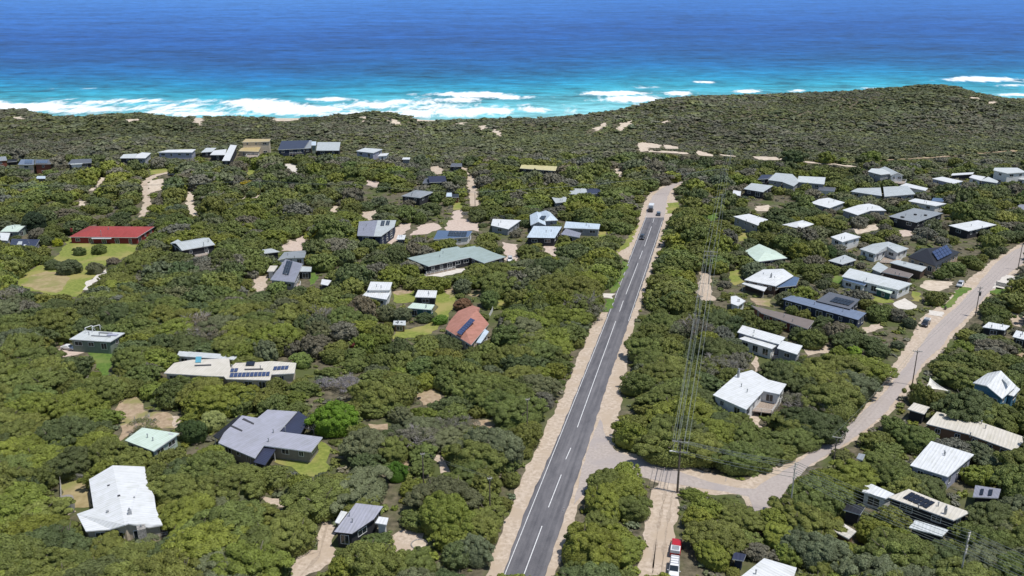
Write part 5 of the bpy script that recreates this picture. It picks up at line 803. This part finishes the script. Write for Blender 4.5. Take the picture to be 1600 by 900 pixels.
def hides(x, y, z, r, hh):
    u, v, _ = proj(x + HK[:, 0] * r, y + HK[:, 1] * r, z + hh * HK[:, 2]); i, j = (v / 2).astype(int), (u / 2).astype(int); ok = (i >= 0) & (i < 450) & (j >= 0) & (j < 800)
    return bool((ZB[i[ok], j[ok]] + 6 > y).any() and (lambda q: ((q < 1e8) & (y < q + 6)).any())(ZB[i[ok], j[ok]]))
HOLES = [((560, 300, 700, 340), .45), ((1130, 300, 1600, 380), .80), ((1130, 380, 1600, 620), .86), ((1340, 560, 1600, 760), .88), ((560, 240, 1000, 330), .9), ((1140, 255, 1600, 300), .8), ((0, 240, 560, 330), .93)]
trees = []; r = np.random.RandomState(11)
def drift(x, y, s=1.0, p=0.0): return .5 * math.sin(x / (27 * s) + 1.7 * math.sin(y / (33 * s) + p) + p) + .5 * math.sin(y / (21 * s) - x / (41 * s) + 2 * p + math.sin(x / (15 * s)))
def try_tree(x, y, R0, hf, force=None):
    z = float(T(x, y)); u, v, _ = proj(x, y, z)
    if u < -230 or u > 1830 or v > 1040 or v < 120: return
    for s in (1, .78, .6, .45, .32):
        R1 = R0 * s; hh = R1 * hf * (1.0 if s > .5 else .8)
        if hides(x, y, z, R1, hh) or in_foot(x, y, R1 * .55): continue
        trees.append((x, y, z, R1, hh, u, v, force)); return
sp_ = 6.3; row = 0; y = 90.0
while y < 520:
    sp = 6.2 if y < 330 else 6.6; hw = (y + 60) * .66 + 14; x = -hw + (row % 2) * sp / 2
    while x < hw:
        xx, yy = x + r.uniform(-1.6, 1.6), y + r.uniform(-1.4, 1.4); u, v, _ = proj(xx, yy, 0); dens = 1.0
        for (x0, y0, x1, y1), d_ in HOLES:
            if x0 <= u <= x1 and y0 <= v <= y1: dens = min(dens, d_)
        big = r.rand()
        R0 = (r.uniform(4.8, 7.4) if big < .58 else r.uniform(3.0, 4.8)) * (1 if v > 430 else .92) * (.85 if (u > 1130 and v < 560) else 1)
        dr_ = drift(xx, yy); R0 *= 1 + .22 * dr_ + (.0 if v > 560 else .04); dens -= max(0, -dr_ - .35) * (.75 if v < 600 else .2)
        if r.rand() < dens: try_tree(xx, yy, R0, r.uniform(.84, 1.12) * (1 + .14 * drift(xx, yy, .6, 2)))
        x += sp
    y += sp * .86; row += 1
# hand-placed garden trees
SPEC = [(523, 652, 5.6, 1.35, 'bright green domed tree right of the large sprawling grey roof', (.125, .215, .02)), (332, 655, 3.6, 1.3, 'pale yellow-green round tree left of the large sprawling grey roof', (.27, .30, .10)), (302, 672, 3.6, 1.4, 'dark green round tree left of the pale yellow-green round tree', (.055, .085, .025)),
        (471, 560, 3.2, 1.4, 'light green layered tree at the right end of the wide white solar house', (.21, .27, .07)), (226, 664, 3.4, 1.3, 'grey-olive bushy tree alone on the bare soil above the mint-roofed house', (.15, .16, .06)),
        (154, 388, 3.2, 1.3, 'rounded green tree on the lawn in front of the red-roofed house', (.11, .14, .035)), (124, 392, 2.6, 1.3, 'small green tree left of the rounded lawn tree', (.10, .13, .04)), (148, 418, 3.1, 1.4, 'grey-green rounded tree lower on the lawn', (.13, .135, .07)), (176, 408, 2.8, 1.3, 'brownish rounded tree at the right side of the lawn', (.17, .145, .10)), (108, 416, 4.6, 1.1, 'wide dark lawn tree casting a deep shadow on the left half of the lawn', (.10, .12, .055)), (82, 412, 3.4, 1.1, 'medium dark tree left of the wide dark lawn tree', (.10, .125, .05)),
        (765, 466, 3.8, 1.5, 'flat-topped spreading tree standing on the lawn right of the brown bush', (.12, .165, .05)), (724, 474, 3.6, 1.1, 'red-brown leaved bush above the terracotta-roofed house', (.17, .095, .05)), (90, 378, 2.4, 1.3, 'bright yellow-green shrub left of the red-roofed house', (.30, .32, .02)), (386, 286, 3.6, .8, 'yellow-flowering shrub below the tan-roofed two-storey house', (.36, .28, .02)), (688, 498, 2.6, 1.2, 'rounded bright hedge bush right of the dark green shed', (.12, .21, .03)),
        (52, 345, 6.5, 1.3, 'very dark green broad tree behind the purple solar roof', (.030, .048, .022)), (508, 598, 3.2, .8, 'tree with bare grey twigs right of the wide white solar house', (.20, .19, .20)), (545, 600, 4.6, .9, 'broad bare grey-purple tree right of the wide white solar house', (.20, .185, .195)), (1296, 392, 3.8, 1.4, 'dark green round tree left of the small raised white house', (.05, .085, .025)), (1336, 548, 2.2, 1.3, 'small lime-green tree beside the lavender drive', (.22, .32, .04)), (620, 735, 2.4, 1.8, 'vivid green upright tree above the slim footpath pole', (.08, .16, .02)), (552, 538, 1.1, 1.6, 'small red-flowering shrub among trees left of the terracotta-roofed house', (.20, .05, .05))]
spec_pos = []
for px, py, R1, hf, lab, c_ in SPEC:
    p_ = P(px, py, R1 * hf * .5); z_ = float(T(p_.x, p_.y)); spec_pos.append((p_.x, p_.y, z_, R1, R1 * hf, lab, c_))
trees = [t for t in trees if all((t[0] - s[0]) ** 2 + (t[1] - s[1]) ** 2 > (.75 * (t[3] + s[3])) ** 2 for s in spec_pos)]
# drop trees standing just in front of a hand-placed one
def screened(t):
    for s in spec_pos:
        if abs(t[0] - s[0]) < (t[3] + s[3]) * .6 and 0 < s[1] - t[1] < s[3] + t[3] + 5 and t[3] > 2.4: return True
    return False
trees = [t for t in trees if not screened(t)]
# largest in the photo first
def shown(t): d = proj(t[0], t[1], t[2])[2]; inside = -20 < t[5] < 1620 and t[6] - t[4] * F / d < 915; return (t[3] / d) if inside and t[3] > 1.5 else -1
trees.sort(key=shown, reverse=True); NI = 270; solo, mass = trees[:NI], trees[NI:]
print('TREES', len(trees), 'solo', len(solo), 'far', len(mass), 'last solo row', min(t[6] for t in solo))
NV = 7; CR = []
for s in range(NV):
    V, Fq, tr, lv = crown(100 + s, 95 if s < 5 else 60, 26000, .0225, flat=.50 if s % 2 else .60, lr=(.085, .19)); me_o = mesh_np('crown', V, Fq, [FOL], None, False, None, {'lv': ('FLOAT', lv)}, tr); CR.append(me_o.data); bpy.data.objects.remove(me_o)
def trunk_mesh(seed):
    rr = random.Random(seed); mb = MB(); lean = Vector((rr.uniform(-.08, .08), rr.uniform(-.08, .08), 0)); top = Vector((0, 0, .30)) + lean; mb.tube((0, 0, -.05), top, .075, .05, 8)
    for i in range(6):
        a = i * 1.05 + rr.uniform(-.3, .3); e = top + Vector((math.cos(a) * rr.uniform(.35, .6), math.sin(a) * rr.uniform(.35, .6), rr.uniform(.18, .38))); mid = top.lerp(e, .5) + Vector((rr.uniform(-.05, .05), rr.uniform(-.05, .05), .03)); mb.tube(top, mid, .042, .03, 6); mb.tube(mid, e, .03, .012, 5)
        for j in range(3): e2 = e + Vector((rr.uniform(-.2, .2), rr.uniform(-.2, .2), rr.uniform(.05, .22))); mb.tube(mid.lerp(e, .6), e2, .016, .006, 4)
    me = bpy.data.meshes.new('trunk'); me.from_pydata(mb.v, [], mb.f); me.materials.append(BARK); return me
TM = [trunk_mesh(s) for s in range(5)]
def bare_mesh(seed):
    rr = random.Random(seed); mb = MB()
    def grow(p, d, L, rad, lvl):
        e = p + d * L; mb.tube(p, e, rad, rad * .6, 5 if lvl < 2 else 4, cap=False)
        if lvl >= 4: return
        for i in range(3 if lvl else 6):
            nd = (d + Vector((rr.uniform(-.8, .8), rr.uniform(-.8, .8), rr.uniform(-.25, .35)))).normalized() if lvl else Vector((math.cos(i * 1.05 + rr.random()), math.sin(i * 1.05 + rr.random()), rr.uniform(.3, .9))).normalized()
            grow(p.lerp(e, rr.uniform(.6, 1)), nd, L * rr.uniform(.62, .85) if lvl else .42, rad * .62, lvl + 1)
    grow(Vector((0, 0, -.05)), Vector((0, 0, 1)), .3, .05, 0); me = bpy.data.meshes.new('trunk'); me.from_pydata(mb.v, [], mb.f); me.materials.append(DEADW); return me
BM_ = [bare_mesh(s) for s in range(3)]; BC = []
for s in range(3):
    V, Fq, tr, lv = crown(150 + s, 55, 7000, .020, flat=.5, lr=(.10, .2), bare=True); me_o = mesh_np('crown', V, Fq, [FOL], None, False, None, {'lv': ('FLOAT', lv)}, tr); BC.append(me_o.data); bpy.data.objects.remove(me_o)
def place_tree(x, y, z, R1, hh, label, col, cat='tree', name='coastal_tree', group='low coastal trees', k=0, rot=0, cm=None, bare=False):
    if bare: cm = BC[k % 3]
    root = bpy.data.objects.new(name, None); COL.objects.link(root); root.location = (x, y, z); root.rotation_euler = (0, 0, rot); root.empty_display_size = .3
    root['label'] = label; root['category'] = cat; root['group'] = group
    c_ = bpy.data.objects.new('crown', cm or CR[k % NV]); COL.objects.link(c_); c_.parent = root; an = 1 + .16 * math.sin(x * 7.1 + y * 3.3); c_.scale = (R1 * an, R1 / an, hh); c_.color = (*col, 1)
    t_ = bpy.data.objects.new('trunk', BM_[k % 3] if bare else TM[k % 5]); COL.objects.link(t_); t_.parent = root; t_.scale = (R1, R1, hh); return root
WORD = dict(olive='olive-green', yellow='yellowish olive', green='mid-green', dark='dark green', greygreen='grey-green', greybrown='grey-brown')
LMX = LM + [('the side road junction', *P(960, 715)[:2]), ('the red ute', *P(1056, 860)[:2]), ('the fire ring', *P(655, 851)[:2]), ('the street bend pole', *P(1308, 700)[:2]), ('the two-crossarm pole', *P(1053, 795)[:2]), ('the corner pole at bottom right', *P(1500, 900)[:2]), ('the dried fenced yard', *P(115, 770)[:2]), ('the top of the footpath', *P(680, 715)[:2]), ('the bottom left photo corner', *P(10, 895)[:2]), ('the bottom end of the main road', *P(820, 895)[:2]), ('the sandy drive fork', *P(500, 860)[:2]), ('the bare soil patch by the footpath', *P(590, 668)[:2]), ('the sunlit clearing left of the road', *P(765, 662)[:2]), ('the left edge sandy gap', *P(430, 785)[:2])]
seen = {}; ORD = 'nearest second third fourth fifth sixth seventh eighth ninth tenth eleventh twelfth thirteenth fourteenth fifteenth sixteenth seventeenth eighteenth nineteenth twentieth'.split()
info = []
for t in solo:
    lm = min(LMX, key=lambda q: (q[1] - t[0]) ** 2 + (q[2] - t[1]) ** 2); dx, dy = t[0] - lm[1], t[1] - lm[2]; dr = ('right of' if dx > 0 else 'left of') if abs(dx) > abs(dy) else ('behind' if dy > 0 else 'in front of')
    kd = zone_pick(t[5], t[6], r); sz = 'broad' if t[3] > 4.6 else ('medium' if t[3] > 3.2 else 'small'); info.append((t, kd, sz, dr, lm[0], math.hypot(dx, dy)))
for it in sorted(info, key=lambda q: q[5]):
    t, kd, sz, dr, lm, dist = it; key = (kd, sz, dr, lm); n_ = seen.get(key, 0); seen[key] = n_ + 1
    br = kd == 'greybrown' or (kd == 'greygreen' and n_ % 3 == 1 and False)
    lab = ('%s %s%s tree %s %s' % (sz, 'sparse ' if br else '', WORD[kd], dr, lm)) + ('' if n_ == 0 else ', %s nearest' % ORD[n_]); v_ = r.normal(1, .07); hu = r.normal(0, .035); c_ = PAL[kd]
    place_tree(*t[:5], lab, (c_[0] * v_ * (1 + hu), c_[1] * v_, c_[2] * v_ * (1 - hu)), k=r.randint(1000), rot=r.rand() * 6.28, bare=br)
    if t[3] < 2.2: pass
V, Fq, tr, lv = crown(300, 26, 2600, .085, flat=.7, lr=(.2, .34), cover=.8); mo = mesh_np('crown', V, Fq, [FOL], None, False, None, {'lv': ('FLOAT', lv)}, tr); SPM = mo.data; bpy.data.objects.remove(mo)
for i, s in enumerate(spec_pos):
    bush = s[3] * 1.0 < 2.7 or 'bush' in s[5] or 'shrub' in s[5]
    place_tree(*s[:5], s[5], s[6], 'shrub' if bush else 'tree', 'garden_shrub' if bush else 'garden_tree', 'garden trees and shrubs', k=i, rot=i * 1.3, cm=CR[i % NV], bare='bare' in s[5])
# ---------------------------------------------------------------- everything beyond: one mass of far trees, one of dune scrub, one of undergrowth
def mass_mesh(items, variants, name, label, cat, group=None):
    """items: (x,y,z,r,h,color,variant,rot) -> one merged mesh"""
    Vs, Fs, Ts, Cs, Ms = [], [], [], [], []; off = 0
    for x, y, z, r_, h_, c_, k_, a in items:
        V, Fq, tr, lv = variants[k_ % len(variants)]; ca, sa = math.cos(a), math.sin(a); W_ = np.empty((len(V), 3), np.float32)
        an = 1 + .18 * math.sin(x * 7.1 + y * 3.3); vx, vy = V[:, 0] * an, V[:, 1] / an; W_[:, 0] = (vx * ca - vy * sa) * r_ + x; W_[:, 1] = (vx * sa + vy * ca) * r_ + y; W_[:, 2] = V[:, 2] * h_ + z
        Vs.append(W_); Fs.append(Fq + off); Ts.append(tr + off); off += len(V); C_ = np.ones((len(V), 4), np.float32); C_[:, :3] = np.array(c_)[None] * lv[:, None]; Cs.append(C_)
    o = mesh_np(name, np.concatenate(Vs), np.concatenate(Fs), [FOLS], None, False, None, {'tint': ('FLOAT_COLOR', np.concatenate(Cs))}, np.concatenate(Ts)); print(name, len(items), 'items', len(o.data.polygons), 'faces'); return tag(o, label, cat, group, 'stuff')
def jit(c_): v_ = r.normal(1, .09); hu = r.normal(0, .045); return (c_[0] * v_ * (1 + hu), c_[1] * v_, c_[2] * v_ * (1 - hu))
MV = [crown(200 + s, 62, 4200, .040, flat=.56, lr=(.10, .20)) for s in range(5)]; FV = [crown(220 + s, 42, 1700, .058, flat=.55, lr=(.12, .23)) for s in range(5)]; XV = [crown(240 + s, 24, 620, .092, flat=.52, lr=(.16, .30)) for s in range(5)]
ALLV = MV + FV + XV; items = []
for t in mass:
    x, y, z, R1, hh, u, v, _ = t
    k_ = r.randint(5) + (0 if y < 270 else 5 if y < 400 else 10)
    g_ = .88 + .12 * drift(x, y, 1.6, 2.2) + (.04 if 940 < u < 1110 else 0); hh *= 1 + .3 * max(0, r.normal()) * .6
    items.append((x, y, z, R1, hh, [g_ * q_ for q_ in jit(PAL[zone_pick(u, v, r)])], k_, r.rand() * 6.28))
mass_mesh(items, ALLV, 'far_woodland', 'dense low coastal woodland stretching behind the nearer trees to the dunes', 'woodland')
SV = [crown(260 + s, 7, 70, .26, flat=.5, lr=(.36, .55)) for s in range(6)]; SX = [crown(280 + s, 4, 26, .42, flat=.45, lr=(.45, .7)) for s in range(5)]; items = []; y = 455.0
while y < 905:
    sp = 3.2 if y < 620 else 4.2; hw = (y + 60) * .66; xs = np.arange(-hw, hw, sp)
    for x in xs:
        xx, yy = x + r.uniform(-1.6, 1.6), y + r.uniform(-1.4, 1.4); z = float(T(xx, yy)); a_ = xx / yy; yc = float(np.interp(a_, CA, YC))
        if yy > yc + 12 or (yy < 520 and r.rand() < (520 - yy) / 80): continue
        u, v, _ = proj(xx, yy, z)
        if u < -150 or u > 1750: continue
        R1 = r.uniform(1.4, 3.3) * (1.4 if r.rand() < .15 else 1); R1 *= 1 + .25 * drift(xx, yy, 1.2, 3); hh = R1 * r.uniform(.34, .62)
        if abs(yy - yc) < 30: hh *= .8
        if r.rand() < .05: continue
        if hides(xx, yy, z, R1, hh) or in_foot(xx, yy, R1 * .5): continue
        cl = math.sin(xx / 31 + 2 * math.sin(yy / 40)) + math.sin(yy / 22 - xx / 53); q_ = r.rand() + .12 * cl + .30 * drift(xx, yy, 1.5, .7)
        kd = 'greybrown' if q_ < .20 else 'greygreen' if q_ < .52 else 'olive' if q_ < .80 else 'green' if q_ < .9 else 'dark'
        lt = 1 + .13 * drift(xx, yy, .8, 5.2) + .12 * drift(xx, yy, 2.4, 1.2); c_ = [.88 * lt * (.55 * a_ + .45 * b_) for a_, b_ in zip(jit(PAL[kd]), (.132, .134, .080))]; g_ = 1.0; items.append((xx, yy, z - .1, R1, hh, [g_ * w_ for w_ in c_], r.randint(6) if yy < 620 else 6 + r.randint(5), r.rand() * 6.28))
    y += sp * .85
mass_mesh(items, SV + SX, 'dune_scrub', 'low grey-green coastal scrub covering the dunes and headland', 'scrub')
# small shrubs, tussocks and litter among the trees and along edges
UV_ = [crown(290 + s, 4, 34, .30, flat=.45, lr=(.4, .65)) for s in range(6)]; items = []; n_ = 0
while n_ < 16000:
    n_ += 1; py = 560 - 310 * math.log(max(1e-3, r.rand())) * .0 + 0; yy = 97 + 400 * r.rand() ** 1.25; xx = (r.rand() - .5) * 1.2 * (yy + 60); R1 = r.uniform(.35, 1.35); hh = R1 * r.uniform(.5, .9)
    if in_foot(xx, yy, .5): continue
    if hides(xx, yy, 0, R1, hh) and r.rand() < .70: continue
    z = float(T(xx, yy)); u, v, _ = proj(xx, yy, z)
    if u < -20 or u > 1620 or v > 960: continue
    kd = ['olive', 'green', 'greygreen', 'greybrown', 'yellow'][r.choice(5, p=[.3, .25, .2, .13, .12])]; items.append((xx, yy, z - .03, R1, hh, jit(PAL[kd]), r.randint(6), r.rand() * 6.28))
mass_mesh(items, UV_, 'undergrowth', 'small shrubs and tussocks growing between the trees', 'undergrowth')
